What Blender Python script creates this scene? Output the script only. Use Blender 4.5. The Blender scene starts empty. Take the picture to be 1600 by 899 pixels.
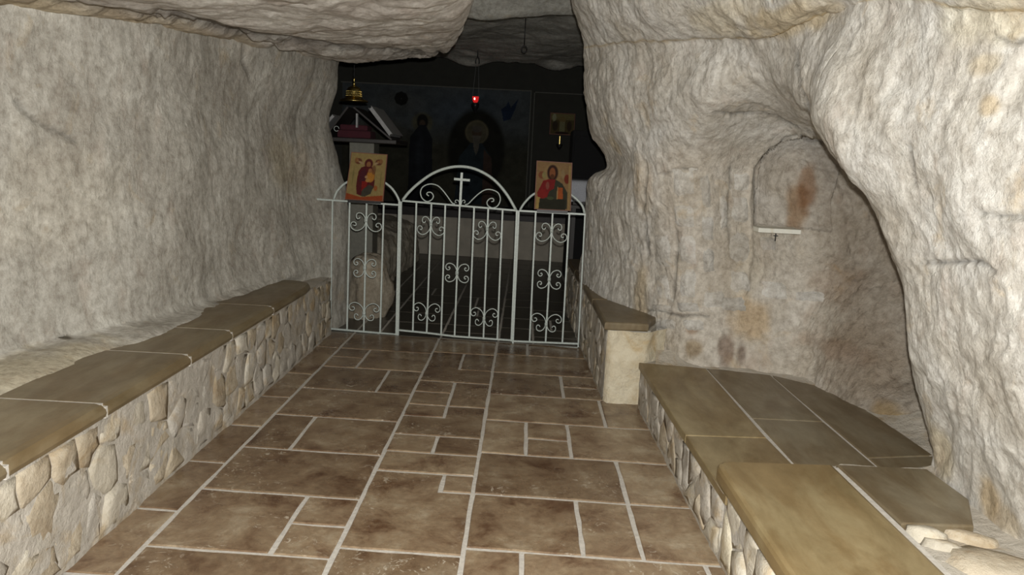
import bpy, bmesh, math, random
import numpy as np
from mathutils import Vector, Matrix
random.seed(7)

# ---------------------------------------------------------------- camera
FPX = 1170.0; CAMH = 1.30
_Y = np.array([24, 202.5, -FPX]); _Y /= np.linalg.norm(_Y)
_U = np.array([.05, 1, (.05*24+202.5)/FPX]); _U /= np.linalg.norm(_U)
_X = np.cross(_Y, _U)
RM = np.array([_X, _Y, _U])
CAM = np.array([0, 0, CAMH])
sc = bpy.context.scene
cam = bpy.data.objects.new('camera', bpy.data.cameras.new('camera'))
sc.collection.objects.link(cam); sc.camera = cam
cam.data.sensor_width = 36; cam.data.lens = FPX/1600*36
cam.data.clip_start = .05; cam.data.clip_end = 100
cam.matrix_world = Matrix([list(RM[0])+[0], list(RM[1])+[0], list(RM[2])+[CAMH], [0, 0, 0, 1]])

# ---------------------------------------------------------------- light
w = bpy.data.worlds.new('world'); sc.world = w; w.use_nodes = True
w.node_tree.nodes['Background'].inputs[0].default_value = (.75, .85, 1, 1)
w.node_tree.nodes['Background'].inputs[1].default_value = .03
fl = bpy.data.lights.new('camera_flash', 'SPOT')       # the photographer's flash, just above the lens
fl.energy = 410; fl.color = (1, .985, .94); fl.shadow_soft_size = .012
fl.spot_size = math.radians(145); fl.spot_blend = .6
flo = bpy.data.objects.new('camera_flash', fl); sc.collection.objects.link(flo)
flo.location = (.014, .02, CAMH+.062)
flo.rotation_euler = (math.radians(90-6), 0, math.radians(-3))
sc.view_settings.view_transform = 'Standard'; sc.view_settings.look = 'None'
sc.view_settings.gamma = 1; sc.view_settings.use_curve_mapping = False
sc.view_settings.exposure = 0.0

def at(px, py, z=None, y=None, x=None):
    """the point of a real plane (z=, y= or x=) under a pixel of the photograph"""
    d = RM @ np.array([px-800, 449.5-py, -FPX])
    t = (z-CAMH)/d[2] if z is not None else y/d[1] if y is not None else x/d[0]
    return CAM+t*d

# ---------------------------------------------------------------- helpers
ORG = {}
def org(o): return ORG.get(o.name, np.zeros(3)) if o else np.zeros(3)
def tag(o, label=None, cat=None, group=None, kind=None):
    if label: o['label'] = label
    if cat: o['category'] = cat
    if group: o['group'] = group
    if kind: o['kind'] = kind
    return o
def thing(name, loc, label, cat, group=None):
    o = bpy.data.objects.new(name, None); sc.collection.objects.link(o)
    o.empty_display_size = .1
    o.location = loc; ORG[o.name] = np.array(loc, float)
    return tag(o, label, cat, group)
def obj(name, V, Fc, mat, parent=None, smooth=False, base=None, cols=None):
    V = np.asarray(V, float)
    o0 = org(parent) if parent else (np.array(base, float) if base is not None else np.zeros(3))
    me = bpy.data.meshes.new(name)
    if isinstance(Fc, np.ndarray):
        n = len(V); m = len(Fc)
        me.vertices.add(n); me.vertices.foreach_set('co', (V-o0).astype(np.float32).ravel())
        me.loops.add(m*4); me.loops.foreach_set('vertex_index', Fc.astype(np.int32).ravel())
        me.polygons.add(m)
        me.polygons.foreach_set('loop_start', np.arange(0, m*4, 4, dtype=np.int32))
        me.update(calc_edges=True); me.validate()
    else:
        me.from_pydata([tuple(v) for v in (V-o0)], [], [tuple(int(i) for i in f) for f in Fc])
    if smooth: me.polygons.foreach_set('use_smooth', [True]*len(me.polygons))
    if cols is not None:
        ca = me.color_attributes.new('tint', 'FLOAT_COLOR', 'POINT')
        c4 = np.ones((len(V), 4), np.float32); c4[:, :3] = cols
        ca.data.foreach_set('color', c4.ravel())
    me.materials.append(mat)
    o = bpy.data.objects.new(name, me); sc.collection.objects.link(o)
    if parent: o.parent = parent; ORG[o.name] = o0
    else: o.location = o0; ORG[o.name] = o0
    return o
class MB:
    def __init__(s): s.v = []; s.f = []
    def add(s, V, F_):
        n = len(s.v); s.v += [tuple(map(float, p)) for p in V]; s.f += [tuple(i+n for i in f) for f in F_]; return s
    def tube(s, pts, r, seg=6, closed=False, rot=0):
        pts = [Vector(p) for p in pts]; n = len(pts); rings = []
        rr = r if isinstance(r, (list, tuple)) else [r]*n
        up = None
        for i in range(n):
            a = pts[max(0, i-1)]; b = pts[min(n-1, i+1)]
            t = (b-a).normalized()
            if up is None:
                up = Vector((0, 1, 0)) if abs(t.y) < .8 else Vector((0, 0, 1))
            u = (up-t*up.dot(t)).normalized(); v = t.cross(u); up = u
            rings.append([pts[i]+rr[i]*(u*math.cos(2*math.pi*k/seg+rot)+v*math.sin(2*math.pi*k/seg+rot)) for k in range(seg)])
        V = [p for rg in rings for p in rg]; F_ = []
        for i in range(n-1):
            for k in range(seg):
                a = i*seg+k; b = i*seg+(k+1) % seg
                F_.append((a, b, b+seg, a+seg))
        F_.append(tuple(range(seg))[::-1]); F_.append(tuple((n-1)*seg+k for k in range(seg)))
        return s.add(V, F_)
    def bar(s, a, b, r): return s.tube([a, b], r*1.414, 4, rot=math.pi/4)
    def box(s, lo, hi):
        x0, y0, z0 = lo; x1, y1, z1 = hi
        V = [(x0, y0, z0), (x1, y0, z0), (x1, y1, z0), (x0, y1, z0), (x0, y0, z1), (x1, y0, z1), (x1, y1, z1), (x0, y1, z1)]
        return s.add(V, [(0, 3, 2, 1), (4, 5, 6, 7), (0, 1, 5, 4), (1, 2, 6, 5), (2, 3, 7, 6), (3, 0, 4, 7)])
    def lathe(s, prof, c, seg=20):
        V = []; F_ = []; n = len(prof)
        for (r, z) in prof:
            for k in range(seg):
                a = 2*math.pi*k/seg; V.append((c[0]+r*math.cos(a), c[1]+r*math.sin(a), c[2]+z))
        for i in range(n-1):
            for k in range(seg):
                a = i*seg+k; b = i*seg+(k+1) % seg
                F_.append((a, b, b+seg, a+seg))
        return s.add(V, F_)
    def ob(s, name, mat, parent=None, smooth=False, base=None, bevel=0):
        o = obj(name, s.v, s.f, mat, parent, smooth, base)
        if bevel:
            m = o.modifiers.new('bevel', 'BEVEL'); m.width = bevel; m.segments = 2; m.limit_method = 'ANGLE'
        return o

# numpy noise
def _h(ix, iy, iz, seed):
    n = (ix*374761393+iy*668265263+iz*2147483647+seed*974634777) & 0xffffffff
    n = ((n ^ (n >> 13))*1274126177) & 0xffffffff
    n = ((n ^ (n >> 16))*2246822519) & 0xffffffff
    return ((n ^ (n >> 15)) & 0xffff)/65535.0
def vn(P, seed=0):
    P = np.asarray(P, float); i = np.floor(P).astype(np.int64); f = P-i; f = f*f*f*(f*(f*6-15)+10)
    r = 0
    for dx in (0, 1):
        wx = f[..., 0] if dx else 1-f[..., 0]
        for dy in (0, 1):
            wy = f[..., 1] if dy else 1-f[..., 1]
            for dz in (0, 1):
                wz = f[..., 2] if dz else 1-f[..., 2]
                r = r+wx*wy*wz*_h(i[..., 0]+dx, i[..., 1]+dy, i[..., 2]+dz, seed)
    return r
def fbm(P, oct=4, seed=0, rough=.5):
    r = 0; a = 1; t = 0
    for k in range(oct):
        r = r+a*vn(P*2**k+k*17.3, seed+k); t += a; a *= rough
    return r/t*2-1
def sm(a, b, x):
    t = np.clip((x-a)/(b-a), 0, 1); return t*t*(3-2*t)
def lin(c):
    c = np.array(c, float)/255; return np.where(c <= .04045, c/12.92, ((c+.055)/1.055)**2.4)

# ---------------------------------------------------------------- materials
def nmat(name):
    m = bpy.data.materials.new(name); m.use_nodes = True
    nt = m.node_tree; return m, nt, nt.nodes['Principled BSDF']
def N(nt, t, **k):
    n = nt.nodes.new(t)
    for a, b in k.items():
        if a.startswith('i_'):
            key = a[2:]; key = int(key) if key.isdigit() else key
            n.inputs[key].default_value = b
        else: setattr(n, a, b)
    return n
def ramp(nt, stops, src):
    r = nt.nodes.new('ShaderNodeValToRGB'); el = r.color_ramp.elements
    while len(el) < len(stops): el.new(.5)
    for e, (p, c) in zip(el, stops): e.position = p; e.color = (*c, 1)
    nt.links.new(src, r.inputs[0]); return r.outputs[0]
def coords(nt, scale=(1, 1, 1)):
    tc = N(nt, 'ShaderNodeNewGeometry'); mp = N(nt, 'ShaderNodeMapping'); mp.inputs['Scale'].default_value = scale
    nt.links.new(tc.outputs['Position'], mp.inputs[0]); return mp.outputs[0]
def noise(nt, co, sc_, det=6, rough=.6, dist=0):
    n = N(nt, 'ShaderNodeTexNoise', i_Scale=sc_, i_Detail=det, i_Roughness=rough, i_Distortion=dist)
    nt.links.new(co, n.inputs['Vector']); return n.outputs['Fac']
def mix(nt, a, b, fac, mode='MIX'):
    m = N(nt, 'ShaderNodeMix', data_type='RGBA', blend_type=mode)
    for s, v in ((m.inputs[6], a), (m.inputs[7], b), (m.inputs[0], fac)):
        if isinstance(v, (int, float)): s.default_value = v
        elif isinstance(v, (tuple, list, np.ndarray)): s.default_value = (*v, 1)
        else: nt.links.new(v, s)
    return m.outputs[2]
def mth(nt, op, a, b=0.0):
    m = N(nt, 'ShaderNodeMath', operation=op)
    for s, v in ((m.inputs[0], a), (m.inputs[1], b)):
        if isinstance(v, (int, float)): s.default_value = v
        else: nt.links.new(v, s)
    return m.outputs[0]
def bump(nt, bs, h, strength, dist, prev=None):
    b = N(nt, 'ShaderNodeBump', i_Strength=strength, i_Distance=dist)
    nt.links.new(h, b.inputs['Height'])
    if prev: nt.links.new(prev, b.inputs['Normal'])
    nt.links.new(b.outputs[0], bs.inputs['Normal']); return b.outputs[0]

def rock_mat(name, c_lo, c_mid, c_hi, bstr=1.0, aniso=(1, 1, .35), spots=True):
    m, nt, bs = nmat(name)
    co = coords(nt); ca = coords(nt, aniso)
    big = noise(nt, co, 3.2, 8, .65, .4); fine = noise(nt, co, 28, 8, .7)
    col = ramp(nt, [(.30, c_lo), (.5, c_mid), (.68, c_hi)], big)
    f2 = ramp(nt, [(.32, (.66, .63, .60)), (.6, (1.06, 1.06, 1.06))], fine)
    col = mix(nt, col, f2, 1.0, 'MULTIPLY')
    if spots:
        s = noise(nt, co, 5.3, 6, .6, .8)
        sf = ramp(nt, [(.60, (0, 0, 0)), (.76, (.55, .55, .55))], s)
        col = mix(nt, col, tuple(np.array(c_mid)*np.array([.95, .76, .5])), sf)
        s2 = noise(nt, ca, 7.7, 5, .6, .3)
        sf2 = ramp(nt, [(.57, (0, 0, 0)), (.72, (.4, .4, .4))], s2)
        col = mix(nt, col, tuple(np.array(c_mid)*np.array([.86, .74, .68])), sf2)
    vc = N(nt, 'ShaderNodeVertexColor', layer_name='tint')
    col = mix(nt, col, vc.outputs[0], 1.0, 'MULTIPLY')
    nt.links.new(col, bs.inputs['Base Color']); bs.inputs['Roughness'].default_value = .88
    bs.inputs['Specular IOR Level'].default_value = .25
    warp = N(nt, 'ShaderNodeTexNoise', i_Scale=9, i_Detail=3); nt.links.new(co, warp.inputs['Vector'])
    wv = mix(nt, ca, warp.outputs['Color'], .16)
    vo = N(nt, 'ShaderNodeTexVoronoi', feature='F1', i_Scale=21); nt.links.new(wv, vo.inputs['Vector'])
    b0 = bump(nt, bs, vo.outputs['Distance'], .26*bstr, .022)
    rid = noise(nt, ca, 15, 4, .55, .5)
    b1 = bump(nt, bs, rid, .45*bstr, .03, b0)
    mid = noise(nt, co, 55, 9, .74)
    b2 = bump(nt, bs, mid, .95*bstr, .012, b1)
    return m
M = {}
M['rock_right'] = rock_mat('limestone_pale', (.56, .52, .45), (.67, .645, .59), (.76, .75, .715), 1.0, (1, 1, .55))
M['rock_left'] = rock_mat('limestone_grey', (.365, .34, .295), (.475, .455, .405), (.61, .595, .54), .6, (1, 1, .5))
M['rock_ceil'] = rock_mat('limestone_ceiling', (.50, .45, .40), (.63, .59, .54), (.78, .755, .70), 1.1, (1, .4, 1))
M['rock_dark'] = rock_mat('limestone_dark', (.54, .54, .49), (.66, .65, .59), (.80, .79, .72), .5)

def stone_mat(name, c1, c2, vary=.25, bs_=.6):
    m, nt, bs = nmat(name); co = coords(nt)
    oi = N(nt, 'ShaderNodeObjectInfo')
    n = noise(nt, co, 10, 9, .72, .6); col = ramp(nt, [(.34, c1), (.64, c2)], n)
    col = mix(nt, col, ramp(nt, [(.52, (1, 1, 1)), (.72, (.84, .72, .55))], noise(nt, co, 6.5, 5, .6, .8)), 1.0, 'MULTIPLY')
    g = ramp(nt, [(0, (1-vary*.7, 1-vary*.8, 1-vary*.95)), (.5, (1, .98, .94)), (1, (1+vary*.4,)*3)], oi.outputs['Random'])
    col = mix(nt, col, g, 1.0, 'MULTIPLY')
    nt.links.new(col, bs.inputs['Base Color']); bs.inputs['Roughness'].default_value = .85
    bs.inputs['Specular IOR Level'].default_value = .25
    b = bump(nt, bs, noise(nt, co, 14, 8, .7), bs_, .03)
    bump(nt, bs, noise(nt, co, 70, 5, .6), .3, .005, b)
    return m
M['rubble'] = stone_mat('rubble_stone', (.37, .305, .22), (.52, .465, .37), .25)
M['rubble_pale'] = stone_mat('rubble_stone_pale', (.47, .43, .35), (.62, .585, .51), .2)
M['mortar'] = stone_mat('lime_mortar', (.40, .37, .32), (.54, .505, .45), 0, .7)
M['rough_white'] = stone_mat('rough_plaster_stone', (.60, .53, .39), (.74, .69, .56), 0, .8)
M['shelf_marble'] = stone_mat('white_marble', (.66, .66, .60), (.74, .74, .68), 0, .1)

def slab_mat(name, c1, c2):
    m, nt, bs = nmat(name); co = coords(nt, (1, .5, 1)); oi = N(nt, 'ShaderNodeObjectInfo')
    n = noise(nt, co, 3.4, 9, .66, 1.0); col = ramp(nt, [(.36, c1), (.5, tuple((np.array(c1)+np.array(c2))/2)), (.64, c2)], n)
    col = mix(nt, col, ramp(nt, [(.42, (.80, .72, .62)), (.6, (1.05, 1.05, 1.05))], noise(nt, coords(nt, (3, .9, 1)), 2.6, 7, .62, .5)), 1.0, 'MULTIPLY')
    f = ramp(nt, [(.3, (.86, .85, .82)), (.65, (1.04, 1.04, 1.04))], noise(nt, co, 22, 7, .7))
    col = mix(nt, col, f, 1.0, 'MULTIPLY')
    g = ramp(nt, [(0, (.88, .88, .9)), (1, (1.08, 1.08, 1.06))], oi.outputs['Random'])
    col = mix(nt, col, g, 1.0, 'MULTIPLY')
    nt.links.new(col, bs.inputs['Base Color'])
    rr = ramp(nt, [(.3, (.34,)*3), (.7, (.5,)*3)], noise(nt, co, 8, 5)); nt.links.new(rr, bs.inputs['Roughness'])
    bump(nt, bs, noise(nt, co, 60, 4, .6), .12, .004)
    return m
M['slab'] = slab_mat('olive_sandstone', (.145, .112, .062), (.215, .172, .105))
M['slab_right'] = slab_mat('ochre_sandstone', (.185, .138, .066), (.29, .232, .130))
M['slab_grey'] = slab_mat('grey_sandstone', (.165, .132, .082), (.25, .215, .145))

def tile_mat():
    m, nt, bs = nmat('travertine_tile'); co = coords(nt); oi = N(nt, 'ShaderNodeObjectInfo')
    off = N(nt, 'ShaderNodeVectorMath', operation='SCALE'); nt.links.new(oi.outputs['Location'], off.inputs[0])
    cmb = N(nt, 'ShaderNodeVectorMath', operation='ADD'); nt.links.new(co, cmb.inputs[0])
    rv = N(nt, 'ShaderNodeCombineXYZ'); r7 = mth(nt, 'MULTIPLY', oi.outputs['Random'], 37.0)
    for i in range(3): nt.links.new(r7, rv.inputs[i])
    nt.links.new(rv.outputs[0], cmb.inputs[1]); c = cmb.outputs[0]
    n = noise(nt, c, 5.5, 10, .72, .35)
    col = ramp(nt, [(.34, (.105, .056, .030)), (.46, (.205, .140, .086)), (.56, (.265, .195, .125)), (.68, (.36, .295, .21))], n)
    g = ramp(nt, [(0, (.74, .70, .66)), (.5, (.97, .95, .92)), (1, (1.18, 1.2, 1.2))], oi.outputs['Random'])
    col = mix(nt, col, g, 1.0, 'MULTIPLY')
    f = ramp(nt, [(.3, (.8, .8, .8)), (.62, (1.08, 1.08, 1.08))], noise(nt, c, 40, 7, .75))
    col = mix(nt, col, f, 1.0, 'MULTIPLY')
    pz = noise(nt, c, 23, 6, .65, 2.2); pm = noise(nt, c, 3.1, 2, .5)
    pf = mth(nt, 'MULTIPLY', ramp(nt, [(.585, (0, 0, 0)), (.62, (1, 1, 1))], pz), ramp(nt, [(.48, (0, 0, 0)), (.6, (.8, .8, .8))], pm))
    col = mix(nt, col, (.50, .44, .35), pf)
    nt.links.new(col, bs.inputs['Base Color'])
    rr = ramp(nt, [(.35, (.22,)*3), (.7, (.42,)*3)], noise(nt, c, 9, 6)); nt.links.new(rr, bs.inputs['Roughness'])
    b = bump(nt, bs, noise(nt, c, 90, 4, .6), .1, .003)
    bump(nt, bs, pz, .15, .004, b)
    return m
M['tile'] = tile_mat()
def flat(name, c, rough=.6, metal=0, bmp=0, scale=40):
    m, nt, bs = nmat(name); co = coords(nt)
    col = ramp(nt, [(.3, tuple(np.array(c)*.82)), (.7, tuple(np.array(c)*1.1))], noise(nt, co, scale, 5))
    nt.links.new(col, bs.inputs['Base Color']); bs.inputs['Roughness'].default_value = rough; bs.inputs['Metallic'].default_value = metal
    if bmp: bump(nt, bs, noise(nt, co, scale*2, 5, .65), bmp, .004)
    return m
M['grout'] = flat('grey_grout', (.54, .51, .46), .85, 0, .5, 60)
M['gate'] = flat('white_painted_iron', (.50, .56, .53), .38, 0, .15, 90)
M['brass'] = flat('brass', (.62, .47, .16), .28, 1, .3, 60)
M['dark_wood'] = flat('dark_wood', (.022, .017, .015), .5, 0, .1)
M['black_paint'] = flat('black_paint', (.008, .008, .009), .9); M['dark_metal'] = flat('dark_metal', (.03, .03, .03), .4, .6)
M['maroon'] = flat('maroon_velvet', (.055, .007, .014), .9, 0, .3)
M['grey_panel'] = flat('grey_painted_wood', (.17, .165, .135), .6)
M['book_white'] = flat('book_pages', (.34, .34, .34), .6)
M['lace'] = flat('white_lace_cloth', (.62, .64, .70), .85, 0, 1.0, 120)
M['altar_stone'] = flat('altar_stone', (.46, .42, .35), .85, 0, .4, 7)
M['wood_edge'] = flat('icon_board_wood', (.16, .055, .03), .6)
M['black_wall'] = flat('soot_black_wall', (.03, .03, .024), .9, 0, .3, 8)
M['line'] = flat('painted_border', (.10, .10, .085), .8)
def paint_mat(name, rough=.55):
    m, nt, bs = nmat(name); vc = N(nt, 'ShaderNodeVertexColor', layer_name='tint')
    f = ramp(nt, [(.3, (.8, .8, .8)), (.7, (1.1, 1.1, 1.1))], noise(nt, coords(nt), 45, 6, .7))
    nt.links.new(mix(nt, vc.outputs[0], f, 1.0, 'MULTIPLY'), bs.inputs['Base Color']); bs.inputs['Roughness'].default_value = rough; bs.inputs['Specular IOR Level'].default_value = .12
    return m
M['icon_paint'] = paint_mat('icon_paint', .7); M['fresco'] = paint_mat('fresco_paint', .85)
m, nt, bs = nmat('red_glass_lit'); bs.inputs['Base Color'].default_value = (.6, .01, .01, 1)
bs.inputs['Emission Color'].default_value = (1, .03, .03, 1); bs.inputs['Emission Strength'].default_value = .45
bs.inputs['Roughness'].default_value = .08; M['red_glass'] = m
m, nt, bs = nmat('lamp_flame'); bs.inputs['Emission Color'].default_value = (1, .55, .4, 1); bs.inputs['Emission Strength'].default_value = 12; M['flame'] = m

# ---------------------------------------------------------------- rock surfaces from control nets
def catmull(P, counts):
    """P (n, m, 3) -> interpolate along axis 0"""
    n = len(P); out = []
    for i in range(n-1):
        p0 = P[max(0, i-1)]; p1 = P[i]; p2 = P[i+1]; p3 = P[min(n-1, i+2)]
        l = np.linalg.norm(p2-p1, axis=-1, keepdims=True)+1e-6
        l0 = np.linalg.norm(p1-p0, axis=-1, keepdims=True)+1e-6; l3 = np.linalg.norm(p3-p2, axis=-1, keepdims=True)+1e-6
        m1 = (p2-p0)/(l0+l)*l if i > 0 else (p2-p1)
        m2 = (p3-p1)/(l3+l)*l if i < n-2 else (p2-p1)
        for k in range(counts[i]):
            t = k/counts[i]; t2 = t*t; t3 = t2*t
            out.append((2*t3-3*t2+1)*p1+(t3-2*t2+t)*m1+(-2*t3+3*t2)*p2+(t3-t2)*m2)
    out.append(P[-1]); return np.array(out)
def dense(net, step, cap=60):
    net = np.array(net, float)
    cu = [int(np.clip(np.linalg.norm(net[i+1]-net[i], axis=-1)[1:-1].max()/step, 2, cap)) for i in range(len(net)-1)]
    G = catmull(net, cu)
    nt_ = net.transpose(1, 0, 2)
    cv = [int(np.clip(np.median(np.linalg.norm(nt_[i+1]-nt_[i], axis=-1))/step, 2, cap)) for i in range(len(nt_)-1)]
    G = catmull(G.transpose(1, 0, 2), cv).transpose(1, 0, 2)
    pu = np.concatenate([np.arange(c)/c+i for i, c in enumerate(cu)]+[[len(cu)]])
    pv = np.concatenate([np.arange(c)/c+i for i, c in enumerate(cv)]+[[len(cv)]])
    return G, pu, pv
def normals(G):
    du = np.gradient(G, axis=0); dv = np.gradient(G, axis=1)
    n = np.cross(du, dv); return n/(np.linalg.norm(n, axis=-1, keepdims=True)+1e-9)
def gridfaces(nu, nv, flip=False):
    i = np.arange(nu*nv).reshape(nu, nv)
    q = [i[:-1, :-1], i[1:, :-1], i[1:, 1:], i[:-1, 1:]]
    if flip: q = q[::-1]
    return np.stack(q, -1).reshape(-1, 4)
def rockdisp(G, n, amp_big=.03, amp_rid=.012, aniso=(22, 22, 6), seed=1):
    warp = np.stack([fbm(G*3, 2, seed+20), fbm(G*3, 2, seed+31), fbm(G*3, 2, seed+42)], -1)*.12
    Q = G+warp
    d = amp_big*fbm(Q*2.6, 3, seed)
    r = vn(Q*np.array(aniso), seed+5); r = 1-np.abs(2*r-1)*2
    r2 = vn(Q*np.array(aniso)*2.1+9, seed+6); r2 = 1-np.abs(2*r2-1)*2
    d = d+amp_rid*(.65*r+.35*r2)+amp_rid*.8*fbm(Q*14, 3, seed+9)
    # stepped facets, like broken limestone
    c = vn(Q*np.array([5, 5, 3.2]), seed+12); d = d+amp_rid*2.6*(np.floor(c*7)/7+sm(.72, 1, (c*7) % 1)/7-.5)
    return G+n*d[..., None]
def pix(G):
    c = (G-CAM)@RM; dz = np.maximum(-c[..., 2], .05); return 800+FPX*c[..., 0]/dz, 449.5-FPX*c[..., 1]/dz, G[..., 1]
def stains(G, lst, T):
    """lasting stains of the rock: a soft ragged spot around a point of the surface"""
    sx_, sy_, dy_ = pix(G)
    for (px, py, dep, rad, col, s) in lst:
        rx = rad if isinstance(rad, tuple) else (rad, rad)
        e_ = (sx_-px)**2+(sy_-py)**2+(120*np.maximum(0, np.abs(dy_-dep)-.45))**2+1e7*(dy_ < .3)
        c = G.reshape(-1, 3)[int(np.argmin(e_))]
        d = G-c; q = np.sqrt((d[..., 0]**2+(d[..., 1]*.7)**2)/rx[0]**2+(d[..., 2]/rx[1])**2)
        q = q+.45*fbm(G*11, 3, 77)
        wgt = s*(1-sm(.45, 1.15, q)); T = T*(1-wgt[..., None])+wgt[..., None]*np.array(col)*T
    return T

# --- right wall: pillar, niche, foreground mass
Rc = {  # column -> rows r1..r9 as (pixel x, pixel y, distance into the cave)
 3: [(908,428,5.6),(909,392,5.45),(916,312,5.3),(950,260,5.05),(928,200,4.9),(914,140,4.8),(913,82,4.7),(914,70,4.65),(893,0,4.5)],
 4: [(935,465,4.75),(940,400,4.8),(950,310,4.65),(975,255,4.45),(958,200,4.35),(945,140,4.3),(945,78,4.25),(945,68,4.18),(930,0,4.0)],
 5: [(1012,498,4.22),(1005,420,4.27),(1005,320,4.22),(1010,250,4.1),(1005,195,4.05),(1000,140,4.0),(1005,73,3.92),(1005,62,3.83),(995,0,3.65)],
 6: [(1080,567,3.90),(1085,470,3.96),(1085,360,3.96),(1085,250,3.9),(1090,200,3.75),(1095,140,3.6),(1110,67,3.57),(1110,55,3.48),(1100,0,3.3)],
 7: [(1175,584,3.83),(1180,480,3.95),(1180,370,4.0),(1180,260,4.0),(1175,190,3.75),(1185,125,3.4),(1190,59,3.27),(1190,46,3.17),(1190,0,3.0)],
 8: [(1255,598,3.72),(1250,490,3.9),(1250,380,4.0),(1250,280,4.05),(1232,205,3.85),(1225,130,3.2),(1250,38,2.96),(1252,24,2.86),(1260,-10,2.7)],
 9: [(1335,632,3.35),(1345,520,3.55),(1335,410,3.8),(1315,310,3.95),(1280,228,3.9),(1243,140,3.0),(1300,20,2.75),(1305,5,2.67),(1320,-40,2.5)],
 10:[(1476,724,2.9),(1484,590,3.2),(1472,450,3.4),(1428,320,3.6),(1345,236,3.7),(1262,150,2.85),(1325,12,2.65),(1330,0,2.58),(1345,-45,2.4)],
 11:[(1452,730,2.46),(1434,600,2.45),(1412,450,2.45),(1364,318,2.5),(1288,214,2.6),(1277,145,2.65),(1350,6,2.5),(1352,-5,2.45),(1370,-50,2.3)],
 12:[(1500,765,2.27),(1490,610,2.2),(1470,450,2.2),(1430,310,2.25),(1360,200,2.35),(1350,120,2.4),(1400,12,2.32),(1400,-10,2.25),(1430,-60,2.1)],
 13:[(1600,848,1.95),(1600,650,1.9),(1600,450,1.85),(1600,300,1.85),(1560,180,1.95),(1540,100,2.0),(1530,20,2.0),(1530,5,1.95),(1550,-60,1.85)]}
def col_world(rows, basez):
    w_ = [at(a, b, y=c) for a, b, c in rows]
    b = w_[0].copy(); b[2] = basez; t = w_[-1]+np.array([-.05, -.15, .45])
    return [b]+w_+[t]
for k_, v_ in Rc.items():       # one more row just under the notch of the pillar
    a_, b_ = np.array(v_[2], float), np.array(v_[3], float)
    v_.insert(3, (918, 283, 5.25) if k_ == 3 else tuple(a_+(b_-a_)*(.35 if k_ > 4 else .5)))
cols = {k: col_world(v, -.05 if k < 5 else .1) for k, v in Rc.items()}
cols[5][0] = cols[5][0]+np.array([.05, -.12, 0])
zr = [p[2] for p in cols[3]]
def vcol(f): return [np.array(f(z)) for z in zr]
sil = cols[3]
c2 = [p+np.array([.22, .35, 0]) for p in sil]
c1 = [p+np.array([1.1, .8, 0]) for p in sil]
c0 = vcol(lambda z: (2.3, 6.6, z)); cm1 = vcol(lambda z: (2.4, 8.5, z)); cm2 = vcol(lambda z: (2.4, 10.6, z))
z13 = [p[2] for p in cols[13]]
c14 = [np.array((1.42+.1*math.sin(i), 1.3, z)) for i, z in enumerate(z13)]
c15 = [np.array((1.5, .3, z)) for z in z13]; c16 = [np.array((1.55, -1.6, z)) for z in z13]
netR = [cm2, cm1, c0, c1, c2]+[cols[k] for k in range(3, 14)]+[c14, c15, c16]
G, pu, pv = dense(netR, .0095, 110)
nR = normals(G)
if np.mean(nR[len(pu)//2:, :, 0]) > 0: nR = -nR; flipR = True
else: flipR = False
GR = rockdisp(G, nR, .038, .0072, (17, 17, 8), 3)
# shallow arched recess in the niche back (plaster panel), with its raised sill line
PU, PV = np.meshgrid(pu, pv, indexing='ij')
PV = np.where(PV > 3, np.where(PV < 5, 3+(PV-3)*.5, PV-1), PV)
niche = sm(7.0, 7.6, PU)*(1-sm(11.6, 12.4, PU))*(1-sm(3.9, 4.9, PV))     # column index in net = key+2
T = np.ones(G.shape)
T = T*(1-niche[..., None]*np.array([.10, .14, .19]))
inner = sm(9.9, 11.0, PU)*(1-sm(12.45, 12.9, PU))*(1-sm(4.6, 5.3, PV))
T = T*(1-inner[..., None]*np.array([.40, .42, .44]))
def in_panel(P, x0, x1, z0, zc, r):
    inside = (P[..., 0] > x0) & (P[..., 0] < x1) & (P[..., 2] > z0) & (P[..., 1] > 3.4) & (P[..., 1] < 4.6)
    top = zc+np.sqrt(np.clip(1-((P[..., 0]-(x0+x1)/2)/((x1-x0)/2))**2, 0, 1))*r
    return inside & (P[..., 2] < top)
pa = at(1180, 353, y=4.0); pb = at(1256, 353, y=4.0); pt = at(1225, 215, y=4.0)
rib = np.exp(-((G[..., 0]-at(1166, 400, y=3.98)[0]-.012*np.sin(G[..., 2]*9))/.018)**2)*sm(3.6, 3.8, G[..., 1])*(1-sm(1.25, 1.4, G[..., 2]))*sm(.5, .62, G[..., 2])*(PU < 11)
GR = GR+nR*(.02*rib)[..., None]; T = T*(1+.08*rib[..., None])
pan = in_panel(G, pa[0], pb[0]+.12, pa[2], pt[2]-.16, .16)
GR = GR-nR*(.05*pan)[..., None]
T = T*np.where(pan[..., None], np.array([.93, .93, .94]), 1)
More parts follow.
